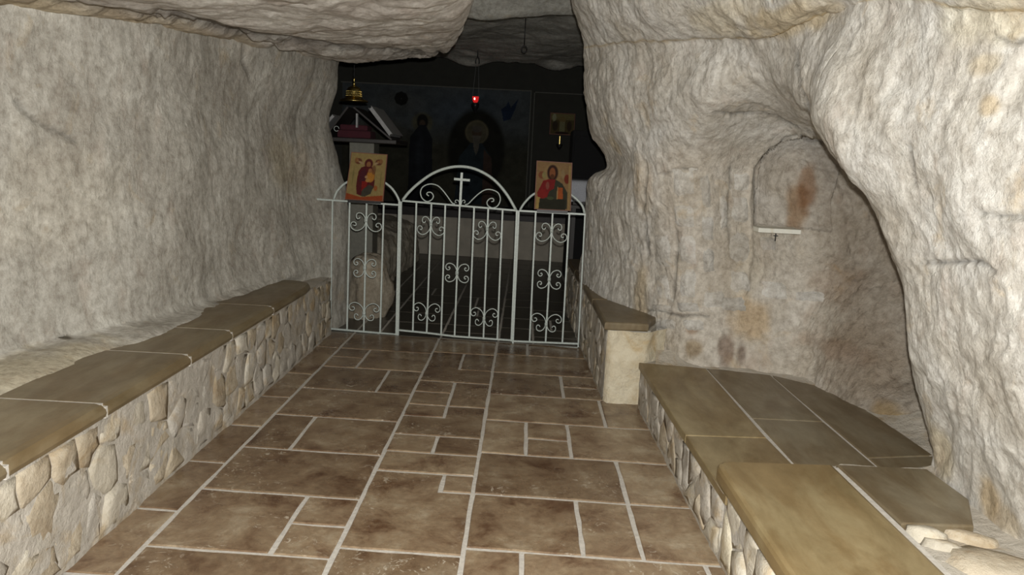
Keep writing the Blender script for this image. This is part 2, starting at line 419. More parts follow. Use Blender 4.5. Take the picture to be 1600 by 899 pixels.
st = [(1245,330,4.0,(.07,.16),(.66,.50,.36),.9),(1262,290,3.9,(.05,.2),(.6,.42,.3),.8),(1135,548,3.9,(.05,.09),(.45,.36,.32),.8),
 (1158,552,3.9,(.03,.08),(.4,.33,.30),.8),(1085,545,3.95,(.05,.05),(.6,.5,.36),.8),(1080,515,3.95,(.035,.03),(.55,.4,.3),.7),
 (1175,500,3.95,(.13,.14),(.98,.84,.66),.9),(1000,465,4.25,(.06,.25),(.98,.86,.66),.7),(1400,655,3.0,(.09,.07),(.78,.64,.40),.9),
 (1310,440,3.6,(.16,.12),(.78,.68,.6),.6),(1340,560,3.4,(.25,.2),(.8,.72,.64),.6),(1300,545,3.5,(.2,.06),(.72,.6,.52),.6),
 (1545,165,1.95,(.025,.035),(.88,.74,.54),.8),(1548,780,2.1,(.04,.09),(.80,.64,.42),.8),(1575,815,2.0,(.05,.05),(.88,.76,.58),.7),
 (1470,700,2.3,(.08,.12),(.93,.84,.66),.8),(1130,30,3.3,(.2,.08),(.97,.88,.68),.6),(1220,30,3.0,(.25,.05),(.96,.84,.62),.8),
 (1170,430,3.95,(.1,.16),(1.03,1.03,1.0),.8),(1000,290,4.2,(.08,.25),(.95,.85,.72),.6),(960,225,4.4,(.06,.1),(.97,.86,.66),.7),
 (1440,215,2.2,(.1,.2),(1.04,1.04,1.04),.6),(1550,20,2,(.15,.08),(1,.95,.78),.6),(1540,100,2.0,(.04,.03),(.85,.76,.6),.7)]
T = stains(GR, st, T)
nU, nV = G.shape[:2]
band = np.exp(-((PV-7.5)/.16)**2)
T = T*(1-band[..., None]*np.array([.06, .16, .34]))
# dark joint cracks in the rock
def crack(GR, T, pts, depth, wd=.0065):
    """a thin joint that runs over the surface through the given points"""
    sx_, sy_, dy_ = pix(GR); near = pts[0][2] if pts[0][2] > 2 else None
    k_ = dy_/FPX                      # metres per pixel at that distance
    jx = 7*fbm(GR*8, 3, 61); jy = 7*fbm(GR*8, 3, 62)
    X_, Y_ = sx_+jx, sy_+jy; dmin = np.full(GR.shape[:2], 9.)
    for a, b in zip(pts[:-1], pts[1:]):
        a = np.array(a[:2], float); b = np.array(b[:2], float); ab = b-a
        t = np.clip(((X_-a[0])*ab[0]+(Y_-a[1])*ab[1])/(ab@ab), 0, 1)
        dmin = np.minimum(dmin, np.hypot(X_-a[0]-t*ab[0], Y_-a[1]-t*ab[1])*k_)
    k = np.exp(-(dmin/wd)**2)*(dy_ > .5)
    if near: k = k*(np.abs(dy_-near) < .8)
    return k
cracks = [[(1030,270,4.1),(1050,262,4.0),(1090,264,3.9)],[(1140,262,4.0),(1138,330,4.0),(1142,400,4.0)],[(1010,250,4.1),(1006,330,4.2),(1012,400,4.2)],[(930,300,5),(925,360,5),(920,430,5.2)],[(1118,178,3.8),(1140,180,3.8),(1180,178,3.8),(1210,182,3.8),(1240,198,3.8),(1278,212,3.4)],
 [(1182,262,4.0),(1205,232,3.95),(1225,217,3.9),(1250,215,3.85),(1285,225,3.7)],
 [(1180,265,4.0),(1178,350,4.0)],[(1055,362,4.0),(1057,395,4.0),(1050,440,4.0),(1048,470,4.0)],
 [(1010,485,4.2),(1060,492,4.0),(1105,497,3.95)],[(1420,230,2.1),(1425,260,2.1),(1432,290,2.1)],
 [(1530,335,2.0),(1570,338,1.95),(1600,342,1.9)],[(1440,412,2.2),(1490,408,2.1),(1530,408,2.0),(1550,425,2.0)],
 [(1240,85,2.9),(1250,130,2.9),(1262,170,2.8)],[(1555,60,2.0),(1580,70,1.95),(1600,60,1.9)]]
kk = np.zeros(G.shape[:2])
for c in cracks: kk = np.maximum(kk, crack(GR, T, c, 0)*(.45+.55*vn(GR*6, 44)))
GR = GR-nR*(kk*.016)[..., None]; T = T*(1-.6*kk[..., None])
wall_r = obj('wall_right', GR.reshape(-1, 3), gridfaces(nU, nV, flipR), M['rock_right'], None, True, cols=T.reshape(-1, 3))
tag(wall_r, 'pale carved limestone wall with arched niche, right of the passage', None, None, 'structure')

# masonry blocks that show in the niche back, each a piece following the wall
def block_on(px0, py0, px1, py1, name='stone', off=.014):
    def uv(px, py):
        P = GR.reshape(-1, 3); c = (P-CAM)@RM
        sx = 800+FPX*c[:, 0]/-c[:, 2]; sy = 449.5-FPX*c[:, 1]/-c[:, 2]
        return sx, sy
    global _SXY
    try: sx, sy = _SXY
    except NameError: _SXY = uv(0, 0); sx, sy = _SXY
    ok = (PU.ravel() > 6.3) & (PU.ravel() < 11.5)
    V = []; jx = [random.uniform(-3, 3) for _ in range(4)]; n_ = 5
    for j in range(n_):
        for i in range(n_):
            a = i/(n_-1); b = j/(n_-1)
            X = px0+(px1-px0)*a+jx[0]*(1-b)+jx[1]*b; Y_ = py0+(py1-py0)*b+jx[2]*(1-a)+jx[3]*a
            d = (sx-X)**2+(sy-Y_)**2; d = np.where(ok, d, 1e9); k = int(np.argmin(d))
            e = (i in (0, n_-1)) or (j in (0, n_-1))
            if (i in (0, n_-1)) and (j in (0, n_-1)):
                pass
            V.append(GR.reshape(-1, 3)[k]+nR.reshape(-1, 3)[k]*((-.008) if e else off*random.uniform(.75, 1.15)))
    F_ = [(j*n_+i, j*n_+i+1, (j+1)*n_+i+1, (j+1)*n_+i) for j in range(n_-1) for i in range(n_-1)]
    o = obj(name, V, F_, M['rock_right'], wall_r, True, cols=np.tile(np.array([.93, .925, .92])*random.uniform(.86, 1.08), (len(V), 1)))
    return o
for b in [(1050,263,1092,312),(1052,316,1090,356),(1094,268,1112,330),(1094,334,1115,380),(1022,362,1052,420),(1024,424,1050,470),
          (1060,362,1092,415),(1060,420,1090,470),(1096,386,1118,430),(1140,362,1176,415),(1140,420,1176,455),(1098,455,1136,484),
          (1128,460,1170,486),(1124,300,1136,360),(1144,268,1172,300),(1140,304,1174,350),(1056,474,1096,492),(1016,476,1052,490),(1020,500,1062,516),(1066,500,1104,520),
          (1185,368,1215,392),(1190,440,1235,470),(1240,452,1290,470)]:
    block_on(*b)

# --- left wall
yl = [-1.6, 0, 1.4, 2.65, 3.44, 4.1, 4.75, 5.2, 5.6, 5.8, 6.5, 8.2, 10.6]
xbase = [-2.3, -2.2, -2.05, -1.92, -1.70, -1.64, -1.52, -1.44, -1.33, -1.46, -2.6, -2.7, -2.7]
def lw(zs, dx): return [np.array((xbase[i]+dx[i], yl[i], zs)) for i in range(len(yl))]
zero = [0]*13
def sx(v): return [0, 0, 0, 0, 0, -.01, -.02, v*.6, v, v, 0, 0, 0]
rows = [lw(-.05, [.12, .12, .12, .12, .10, .10, .08, .07, .02, 0, 0, 0, 0]),
        [np.array((min(-1.52, xbase[i]+.3) if i < 7 else xbase[i]+.03, yl[i], .425)) for i in range(13)],
        [np.array((xbase[i]+(.14 if i < 5 else .05 if i < 6 else .025), yl[i], .472)) for i in range(13)],
        [np.array((xbase[i]+.02, yl[i], .482)) for i in range(13)],
        lw(.62, sx(.02)), lw(.94, [-.02, -.02, -.02, -.02, -.02, -.03, -.05, -.06, -.01, 0, 0, 0, 0]),
        lw(1.22, [-.02]*6+[-.06, -.07, -.06, -.05, 0, 0, 0]), lw(1.50, [-.04]*6+[-.08, -.1, -.135, -.12, 0, 0, 0]),
        lw(1.74, [-.03]*6+[-.03, -.04, -.08, -.06, 0, 0, 0]), lw(2.0, [-.02]*6+[-.0, -.0, -.06, -.05, 0, 0, 0]),
        lw(2.7, zero)]
net = np.array(rows).transpose(1, 0, 2)
G, pu, pv = dense(net, .014); n = normals(G)
flip = n[..., 0].mean() < 0
if flip: n = -n
GL = rockdisp(G, n, .026, .0040, (13, 13, 5), 11)
T = np.ones(G.shape)
T = stains(GL, [(95,310,2.9,(.3,.3),(1.12,1.1,1.06),.6),(440,250,4.6,(.15,.2),(1.0,.93,.78),.7),(60,585,2.6,(.4,.04),(.95,.85,.62),.6),(470,260,5,(.1,.2),(.9,.8,.68),.6)], T)
kk = crack(GL, T, [(28,155,2.75),(60,190,2.95),(120,220,3.3)], 0, .01)
kk = np.maximum(kk, crack(GL, T, [(382,70,4.5),(384,100,4.5),(392,130,4.5)], 0, .008))
GL = GL-n*(kk*.015)[..., None]; T = T*(1-.4*kk[..., None])
wl = obj('wall_left', GL.reshape(-1, 3), gridfaces(G.shape[0], G.shape[1], flip), M['rock_left'], None, True, cols=T.reshape(-1, 3))
tag(wl, 'grey beige rough limestone wall behind the long left bench', None, None, 'structure')

# --- low ceiling block, ending in a ragged lip left of the cleft
yc = [-1.6, 0, 1.5, 2.5, 3.4, 4.2, 4.8, 5.25, 5.42, 5.46, 5.5]
zw = [1.68, 1.68, 1.70, 1.725, 1.79, 1.84, 1.885, 1.915, 1.925, 2.1, 2.7]
ze = [1.88, 1.86, 1.86, 1.88, 1.915, 1.93, 1.945, 1.96, 2.0, 2.2, 2.8]
xe = [-.28, -.28, -.28, -.27, -.29, -.36, -.48, -.60, -.68, -.70, -.72]
xw = [-2.5, -2.4, -2.3, -2.15, -1.95, -1.85, -1.75, -1.62, -1.55, -1.55, -1.55]
net = []
for i, y in enumerate(yc):
    def P(f, dz, dy=0): return np.array((xw[i]+(xe[i]-xw[i])*f, y+dy, zw[i]+(ze[i]-zw[i])*f+dz))
    net.append([P(-.12, .02), P(.06, .0), P(.2, -.01), P(.27, .005), P(.285, -.025), P(.5, -.035), P(.8, -.02), P(.96, .0), P(1.0, .10), P(1.02, .32), P(.96, 1.0)])
G, pu, pv = dense(net, .015); n = normals(G)
flip = n[..., 2].mean() > 0
if flip: n = -n
GC = rockdisp(G, n, .026, .010, (13, 4, 13), 23)
PU2, PV2 = np.meshgrid(pu, pv, indexing='ij')
T = np.ones(G.shape)
och = (1-sm(1.6, 2.6, PV2))*.9*(1-sm(5.5, 7.5, PU2)*.7)*(.65+.35*fbm(GC*np.array([4, 1.5, 20]), 3, 5))
T = T*(1-och[..., None]*np.array([.06, .2, .46]))
k = np.exp(-((PV2-3.0-.25*fbm(GC*3, 2, 8))/.10)**2)
T = T*(1-k[..., None]*np.array([.2, .26, .34])); GC = GC-n*(k*.012)[..., None]
kc = crack(GC, T, [(250,22,0),(330,42,0),(400,58,0),(480,70,0),(560,78,0),(640,86,0),(690,84,0)], 0, .02)
kc = np.maximum(kc, .7*crack(GC, T, [(60,2,0),(150,12,0),(240,30,0),(300,36,0)], 0, .012))
GC = GC-n*(kc*.03)[..., None]; T = T*(1-.55*kc[..., None])
ce = obj('ceiling', GC.reshape(-1, 3), gridfaces(G.shape[0], G.shape[1], flip), M['rock_ceil'], None, True, cols=T.reshape(-1, 3))
tag(ce, 'low rock ceiling block with ochre seam above the left wall', None, None, 'structure')

# --- chamber ceiling: higher, grey, ends in a scalloped lip before the back wall
xs = [-2.9, -2.2, -1.6, -1.09, -.75, -.35, -.05, .25, .6, 1.2, 2.6]
lip = [2.40, 2.40, 2.42, 2.44, 2.36, 2.43, 2.42, 2.33, 2.42, 2.40, 2.40]
net = []
for i, x in enumerate(xs):
    c = []
    for (y, z) in [(-1.7, 2.95), (2, 2.95), (4.6, 2.92), (5.6, 2.80), (6.0, 2.57), (6.28, 2.41), (6.32, 2.48), (7.3, 2.47), (8.4, 2.44), (9.1, 2.42)]:
        c.append(np.array((x*1.02, y, z+.03*math.sin(x*4+y*2))))
    c.append(np.array((x, 9.35, lip[i]))); c.append(np.array((x, 9.42, lip[i]+.06))); c.append(np.array((x, 9.9, lip[i]+.25))); c.append(np.array((x, 10.7, 2.75)))
    net.append(c)
G, pu, pv = dense(net, .03); n = normals(G)
flip = n[..., 2].mean() > 0
if flip: n = -n
GQ = rockdisp(G, n, .035, .006, (6, 3, 6), 31)
T = np.ones(G.shape)
wtop = (1-sm(4.0, 4.4, np.meshgrid(pu, pv, indexing='ij')[1]))
T = T*(.85+.15*wtop[..., None])
cc = obj('ceiling', GQ.reshape(-1, 3), gridfaces(G.shape[0], G.shape[1], flip), M['rock_dark'], None, True, cols=T.reshape(-1, 3))
tag(cc, 'higher grey rock ceiling of the chamber behind the gate', None, None, 'structure')

# ---------------------------------------------------------------- back wall of the chamber, frescoes
YB = 10.0
b = MB(); b.box((-2.9, YB+.02, -.05), (2.7, YB+.2, 3.0)); wb = b.ob('wall_back', M['black_wall'])
tag(wb, 'dark soot coloured back wall of the chapel', None, None, 'structure')
def canvas(nx, ny, bg):
    return np.tile(np.array(bg, float), (nx, ny, 1)), *np.meshgrid(np.linspace(0, 1, nx), np.linspace(0, 1, ny), indexing='ij')
def ell(C, S, T_, cx, cy, rx, ry, col, a=1, soft=.15, rot=0):
    dx, dy = S-cx, T_-cy; c_, s_ = math.cos(rot), math.sin(rot)
    q = np.sqrt(((dx*c_+dy*s_)/rx)**2+((-dx*s_+dy*c_)/ry)**2)
    w_ = a*(1-sm(1-soft, 1+soft, q)); return C*(1-w_[..., None])+np.array(col)*w_[..., None]
def poly(C, S, T_, pts, col, a=1):
    ins = np.zeros(S.shape, bool); n_ = len(pts)
    for i in range(n_):
        x0, y0 = pts[i]; x1, y1 = pts[(i+1) % n_]
        if y0 == y1: continue
        c_ = ((y0 > T_) != (y1 > T_)) & (S < (x1-x0)*(T_-y0)/(y1-y0)+x0); ins ^= c_
    w_ = a*ins; return C*(1-w_[..., None])+np.array(col)*w_[..., None]
def painted(name, C, P00, eu, ev, mat, parent):
    """C over the flat rectangle P00 + s*eu + t*ev"""
    nx, ny = C.shape[:2]; S, T_ = np.meshgrid(np.linspace(0, 1, nx), np.linspace(0, 1, ny), indexing='ij')
    V = P00+S[..., None]*eu+T_[..., None]*ev
    return obj(name, V.reshape(-1, 3), gridfaces(nx, ny), mat, parent, cols=C.reshape(-1, 3))
# main fresco
x0, x1, z0, z1 = -2.45, 0.0, .66, 2.15
fr = thing('wall_painting', (-1.2, YB, z0), 'large dark wall painting with a haloed bearded elder in its centre', 'painting')
C, S, T_ = canvas(300, 190, (.05, .05, .038))
def fx(px, py, X=x0, W=x1-x0): p = at(px, py, y=YB); return (p[0]-X)/W, (p[2]-z0)/(z1-z0)
sky = sm(.45, .75, T_); C = C*(1-sky[..., None])+np.array((.075, .085, .09))*sky[..., None]
for (cx, cy, r, c) in [(.62, .8, .14, (.075, .095, .115)), (.3, .86, .1, (.09, .095, .09)), (.75, .88, .12, (.07, .085, .10)), (.2, .62, .1, (.085, .08, .06))]:
    C = ell(C, S, T_, cx, cy, r, r*.8, c, .8, .8)
hill = T_ < .52+.12*np.sin(S*5+.5)+.02*np.sin(S*23); C[hill] = C[hill]*.75+np.array((.055, .05, .03))*.25
w_, h_ = x1-x0, z1-z0
u, v = fx(660, 190)
C = ell(C, S, T_, u, v-.01, .055, .085, (.10, .095, .06), .9, .2)            # halo left figure
C = ell(C, S, T_, u, v-.0, .030, .065, (.016, .015, .013))
C = ell(C, S, T_, u, v-.02, .016, .035, (.07, .05, .035))
C = poly(C, S, T_, [(u-.015, v-.03), (u+.02, v-.03), (u+.055, v-.14), (u+.065, 0), (u-.07, 0), (u-.065, v-.14)], (.016, .018, .022))
C = ell(C, S, T_, u-.01, v-.3, .02, .2, (.03, .035, .042), .7, .6)
u, v = fx(745, 207)
C = ell(C, S, T_, u, v-.16, .155, .36, (.018, .018, .014), 1, .1)            # dark cave behind the elder
C = ell(C, S, T_, u, v, .062, .105, (.12, .105, .065), 1, .08)              # halo
C = ell(C, S, T_, u, v, .052, .09, (.095, .085, .055), 1, .08)
C = ell(C, S, T_, u, v+.0, .026, .055, (.08, .055, .038))
C = ell(C, S, T_, u, v+.03, .028, .03, (.10, .09, .075), .9)
C = poly(C, S, T_, [(u-.03, v-.09), (u+.03, v-.09), (u+.085, v-.22), (u+.10, 0), (u-.11, 0), (u-.09, v-.22)], (.025, .035, .042))
C = poly(C, S, T_, [(u-.022, v-.03), (u+.022, v-.03), (u+.012, v-.15), (u, v-.2), (u-.012, v-.15)], (.12, .11, .09))
C = poly(C, S, T_, [(u+.04, v-.14), (u+.085, v-.22), (u+.10, 0), (u+.04, 0)], (.065, .042, .034))
u, v = fx(795, 168)
C = poly(C, S, T_, [(u-.04, v-.02), (u-.015, v+.01), (u-.005, v+.05), (u+.012, v), (u+.05, v+.08), (u+.035, v-.01), (u+.012, v-.10), (u-.025, v-.12)], (.018, .03, .06))
u, v = fx(627, 154)
for k in range(8):
    a = k*math.pi/4; C = ell(C, S, T_, u+.02*math.cos(a), v+.032*math.sin(a), .017, .028, (.012, .012, .01))
C = C*(.85+.3*fbm(np.stack([S*30, T_*20, S*0], -1), 3, 3))[..., None]
painted('painted_surface', C*.9, np.array((x0, YB, z0)), np.array((w_, 0, 0)), np.array((0, 0, h_)), M['fresco'], fr)
b = MB(); b.box((x0-.02, YB-.006, z1), (x1+.012, YB+.01, z1+.014)); b.box((x1, YB-.006, z0), (x1+.012, YB+.01, z1)); b.ob('border', M['line'], fr)
fr2 = thing('wall_painting', (.6, YB, z0), 'plain black painted panel with thin pale border, right of the elder painting', 'painting')
b = MB(); b.box((.05, YB-.004, z0), (1.6, YB+.01, z1)); b.ob('panel', M['black_wall'], fr2)
b = MB(); b.box((.045, YB-.010, z1-.012), (1.6, YB, z1)); b.box((.045, YB-.010, z0), (.057, YB, z1)); b.ob('border', M['line'], fr2)

# ---------------------------------------------------------------- floor and its tiles
fb = MB(); fb.box((-2.9, -1.7, -.06), (2.6, 10.3, -.0045)); floor = fb.ob('floor', M['grout'])
tag(floor, 'brown travertine floor in mixed sizes with raised grey grout', None, None, 'structure')
def tile(poly_, gap=.0085):
    """poly_ counter-clockwise in (x, Y); Y runs slightly askew"""
    n_ = len(poly_); ins = []
    for i in range(n_):       # inset axis-aligned polygon
        p0 = poly_[i-1]; p = poly_[i]; p2 = poly_[(i+1) % n_]
        d1 = np.array([p[0]-p0[0], p[1]-p0[1]]); d1 = d1/np.linalg.norm(d1); d2 = np.array([p2[0]-p[0], p2[1]-p[1]]); d2 = d2/np.linalg.norm(d2)
        n1 = np.array([-d1[1], d1[0]]); n2 = np.array([-d2[1], d2[0]])
        ins.append(np.array(p)+(n1+n2)*gap)
    ring = []
    for i in range(n_):
        a = ins[i]; c = ins[(i+1) % n_]; L = np.linalg.norm(c-a); k_ = max(1, int(L/.07))
        for k in range(k_):
            q = a+(c-a)*k/k_; ring.append(q+np.array([random.uniform(-.0022, .0022), random.uniform(-.0022, .0022)]))
    cen = sum(ring)/len(ring)
    def W(q, z): return (q[0], q[1]-.03*(q[0]+.56), z)
    m_ = len(ring); V = []
    for q in ring: V.append(W(q, -.02))
    for q in ring: V.append(W(q, -.003))
    for i, q in enumerate(ring):
        dd = (cen-q); V.append(W(q+dd/np.linalg.norm(dd)*.004, 0))
    F_ = []
    for k in range(2):
        for i in range(m_):
            j = (i+1) % m_; F_.append((k*m_+i, k*m_+j, (k+1)*m_+j, (k+1)*m_+i))
    F_.append(tuple(range(2*m_, 3*m_)))
    c3 = W(cen, 0)
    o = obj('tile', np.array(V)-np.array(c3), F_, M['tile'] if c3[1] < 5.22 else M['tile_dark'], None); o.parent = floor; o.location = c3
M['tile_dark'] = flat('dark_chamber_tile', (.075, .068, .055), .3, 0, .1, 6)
def R(xa, xb, ya, yb): tile([(xa, ya), (xb, ya), (xb, yb), (xa, yb)])
A0, A1, A2_, A3 = -1.50, -1.178, -.562, -.145
for a, c in zip([5.22, 4.785, 4.165, 3.735, 3.305, 2.88, 2.455, 2.03, 1.6, 1.2, .8], [4.785, 4.165, 3.735, 3.305, 2.88, 2.455, 2.03, 1.6, 1.2, .8, .4]): R(A0, A1, c, a)
R(A1, A2_, 4.78, 5.21)
R(A1, -.972, 4.57, 4.78); R(A1, -.972, 4.345, 4.57); R(-.972, A2_, 4.345, 4.78)
R(A1, -.763, 3.915, 4.345); R(-.763, A2_, 3.915, 4.345)
R(A1, A2_, 3.482, 3.915)
R(A1, -.971, 3.06, 3.482); R(-.971, A2_, 3.06, 3.482)
R(A1, A2_, 2.638, 3.06)
R(A1, -.765, 2.212, 2.638); R(-.765, A2_, 2.424, 2.638); R(-.765, A2_, 2.212, 2.424)
R(A1, A2_, 1.79, 2.212); R(A1, -.87, 1.2, 1.79); R(-.87, A2_, 1.2, 1.79); R(A1, A2_, .4, 1.2)
R(A2_, A3, 4.825, 5.20)
R(-.351, A3, 4.445, 4.825); tile([(A2_, 4.18), (A3, 4.18), (A3, 4.445), (-.351, 4.445), (-.351, 4.825), (A2_, 4.825)])
R(A2_, -.351, 3.975, 4.18); R(A2_, -.351, 3.76, 3.975); R(-.351, A3, 3.76, 4.18)
R(A2_, -.351, 3.583, 3.76); tile([(A2_, 3.33), (A3, 3.33), (A3, 3.76), (-.351, 3.76), (-.351, 3.583), (A2_, 3.583)])
R(A2_, -.35, 3.122, 3.33); R(-.35, A3, 3.122, 3.33)
R(A2_, A3, 2.912, 3.122)
R(-.273, A3, 2.75, 2.912); tile([(A2_, 2.285), (A3, 2.285), (A3, 2.75), (-.273, 2.75), (-.273, 2.912), (A2_, 2.912)])
R(A2_, A3, 1.9, 2.285); R(A2_, A3, 1.2, 1.9); R(A2_, A3, .4, 1.2)
R(A3, .069, 4.875, 5.19); R(.069, .56, 4.875, 5.19)
R(A3, .56, 4.44, 4.875)
R(A3, .27, 4.015, 4.44); R(.27, .56, 4.22, 4.44); R(.27, .56, 4.015, 4.22)
R(A3, .462, 3.595, 4.015); R(.462, .80, 3.595, 4.015)
R(A3, .062, 3.17, 3.595); R(.062, .266, 3.375, 3.595); R(.062, .266, 3.17, 3.375); R(.266, .80, 3.17, 3.595)
R(A3, .46, 2.755, 3.17); R(.46, .80, 2.755, 3.17)
R(A3, .257, 2.34, 2.755); R(.257, .459, 2.34, 2.755); R(.459, .80, 2.34, 2.755)
R(A3, .05, 1.92, 2.34); R(.05, .66, 1.92, 2.34); R(.66, .80, 1.92, 2.34); R(A3, .46, 1.4, 1.92); R(.46, .8, 1.4, 1.92); R(A3, .8, .4, 1.4)
# beyond the gate
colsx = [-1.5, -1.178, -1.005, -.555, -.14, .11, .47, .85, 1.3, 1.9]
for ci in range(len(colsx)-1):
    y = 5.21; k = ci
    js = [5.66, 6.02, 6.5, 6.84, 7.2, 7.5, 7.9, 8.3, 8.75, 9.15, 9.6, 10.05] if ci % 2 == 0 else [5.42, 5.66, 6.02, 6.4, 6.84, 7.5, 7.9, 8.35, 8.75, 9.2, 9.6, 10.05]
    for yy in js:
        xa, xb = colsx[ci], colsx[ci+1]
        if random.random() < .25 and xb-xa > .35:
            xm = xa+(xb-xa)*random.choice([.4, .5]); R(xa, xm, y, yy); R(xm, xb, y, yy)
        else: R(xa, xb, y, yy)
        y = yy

# ---------------------------------------------------------------- rubble faces
def clip(pg, a, b_):
    """keep points nearer a than b_"""
    m_ = (a+b_)/2; d = b_-a; out = []
    for i in range(len(pg)):
        p, q = pg[i], pg[(i+1) % len(pg)]; fp, fq = (p-m_)@d, (q-m_)@d
        if fp <= 0: out.append(p)
        if fp*fq < 0: out.append(p+(q-p)*(fp/(fp-fq)))
    return out
def rubble(parent, P0, eu, nrm, U, Z, cw, ch, mats, seed, proud=.022, gap=.009):
    """stones of an irregular wall: face starts at P0, runs along unit eu for U metres, up to Z(u)"""
    rnd = random.Random(seed); pts = []
    nu = max(1, round(U/cw)); Zm = Z(U/2); nz = max(1, round(Zm/ch))
    for i in range(nu):
        for j in range(nz):
            pts.append(np.array([(i+.5+rnd.uniform(-.38, .38)+(j % 2)*.3)*U/nu, (j+.5+rnd.uniform(-.3, .3))*Zm/nz]))
    eu = np.array(eu); nrm = np.array(nrm)
    for i, p in enumerate(pts):
        zt = Z(p[0])
        pg = [np.array(q, float) for q in [(0, .015), (U, .015), (U, zt-.012), (0, zt-.012)]]
        for j, q in enumerate(pts):
            if i != j and np.linalg.norm(p-q) < .6: pg = clip(pg, p, q)
            if len(pg) < 3: break
        if len(pg) < 3: continue
        cen = sum(pg)/len(pg)
        ring = []
        for a, c in zip(pg, pg[1:]+pg[:1]):
            ring.append(a); 
            if np.linalg.norm(c-a) > .07: ring.append((a+c)/2+np.array([rnd.uniform(-.008, .008), rnd.uniform(-.008, .008)]))
        rr = [cen+(q-cen)*max(.2, 1-(gap*rnd.uniform(.6, 2.2))/max(.02, np.linalg.norm(q-cen))) for q in ring]
        if min(np.ptp([q[0] for q in rr]), np.ptp([q[1] for q in rr])) < .035: continue
        h = proud*rnd.uniform(.35, 1.25); tx, tz = rnd.uniform(-.1, .1), rnd.uniform(-.1, .1)
        def W(q, d): 
            return P0+eu*q[0]+np.array([0, 0, q[1]])+nrm*d
        h = max(h, .003)
        V = [W(q, -.02) for q in rr]
        V += [W(cen+(q-cen)*.95, h*.72+rnd.uniform(-.003, .003)) for q in rr]
        V += [W(cen+(q-cen)*rnd.uniform(.5, .78), h+tx*(q-cen)[0]+tz*(q-cen)[1]+rnd.uniform(-.005, .005)) for q in rr]
        V.append(W(cen+np.array([rnd.uniform(-.015, .015)]*2), h+rnd.uniform(-.004, .008)))
        m_ = len(rr); F_ = []
        for k in range(2):
            for a in range(m_):
                c = (a+1) % m_; F_.append((k*m_+a, k*m_+c, (k+1)*m_+c, (k+1)*m_+a))
        F_ += [(2*m_+a, 2*m_+(a+1) % m_, 3*m_) for a in range(m_)]
        if np.cross(eu, [0, 0, 1])@nrm < 0: F_ = [f[::-1] for f in F_]
        o = obj('stone', V, F_, rnd.choice(mats), parent, True)
def skin(parent, P0, eu, nrm, U, H, off, seed):
    nu, nz = int(U/.022), max(6, int(H/.022)); V = []
    u = np.linspace(0, U, nu); z = np.linspace(0, H, nz); A, Z_ = np.meshgrid(u, z, indexing='ij')
    P_ = np.array(P0)+A[..., None]*np.array(eu)+Z_[..., None]*np.array([0, 0, 1.])
    d = off+.008*fbm(P_*9, 3, seed)+.003*fbm(P_*40, 2, seed+3)
    P_ = P_+d[..., None]*np.array(nrm)
    f = np.cross(eu, [0, 0, 1])@np.array(nrm) < 0
    return obj('mortar_skin', P_.reshape(-1, 3), gridfaces(nu, nz, f), M['mortar'], parent, True)
def core(parent, pts, z0, z1, name='mortar_core', mat='mortar', amp=.004):
    """vertical prism with a finely uneven skin"""
    b_ = MB(); V = []; n_ = len(pts)
    b_.add([(p[0], p[1], z0) for p in pts]+[(p[0], p[1], z1) for p in pts], [tuple(range(n_))[::-1], tuple(range(n_, 2*n_))]+[(i, (i+1) % n_, n_+(i+1) % n_, n_+i) for i in range(n_)])
    return b_.ob(name, M[mat], parent)
def slab_prism(parent, pts, z0, z1, mat, r=.012, name='slab'):
    """flat slab with eased edges; pts counter-clockwise"""
    n_ = len(pts); P_ = [np.array(p, float) for p in pts]; cen = sum(P_)/n_
    def off(d):
        o_ = []
        for i in range(n_):
            a, p, c = P_[i-1], P_[i], P_[(i+1) % n_]
            d1 = (p-a)/np.linalg.norm(p-a); d2 = (c-p)/np.linalg.norm(c-p)
            n1 = np.array([-d1[1], d1[0]]); n2 = np.array([-d2[1], d2[0]]); b_ = n1+n2; b_ = b_/max(.3, (b_@n1)); o_.append(p+b_*d)
        return o_
    lay = [(off(r*.4), z0), (off(0), z0+r*.6), (off(0), z1-r), (off(r*.3), z1-r*.3), (off(r), z1)]
    V = [(q[0], q[1], z) for ring, z in lay for q in ring]; F_ = [tuple(range(n_))[::-1]]
    for k in range(len(lay)-1):
        for i in range(n_):
            j = (i+1) % n_; F_.append((k*n_+i, k*n_+j, (k+1)*n_+j, (k+1)*n_+i))
    F_.append(tuple(range((len(lay)-1)*n_, len(lay)*n_)))
    return obj(name, V, F_, mat, parent)

# long left bench
lb = thing('stone_bench', (-1.5, 3, 0), 'long stone bench with olive sandstone slabs along the left wall', 'bench')
core(lb, [(-1.335, .3), (-1.345, 5.15), (-1.7, 5.15), (-1.7, 4.4), (-2.2, 2.6), (-2.3, .3)], 0, .408)
rubble(lb, np.array((-1.337, .4, 0)), (0, 1, 0), (1, 0, 0), 4.75, lambda u: .408, .135, .15, [M['rubble'], M['rubble_pale'], M['mortar'], M['rubble'], M['mortar']], 5, .013, .001)
ys = [.4, 1.0, 1.80, 2.265, 2.873, 3.299, 3.864, 4.67]
skin(lb, (-1.337, .4, 0), (0, 1, 0), (1, 0, 0), 4.75, .409, .0075, 1)
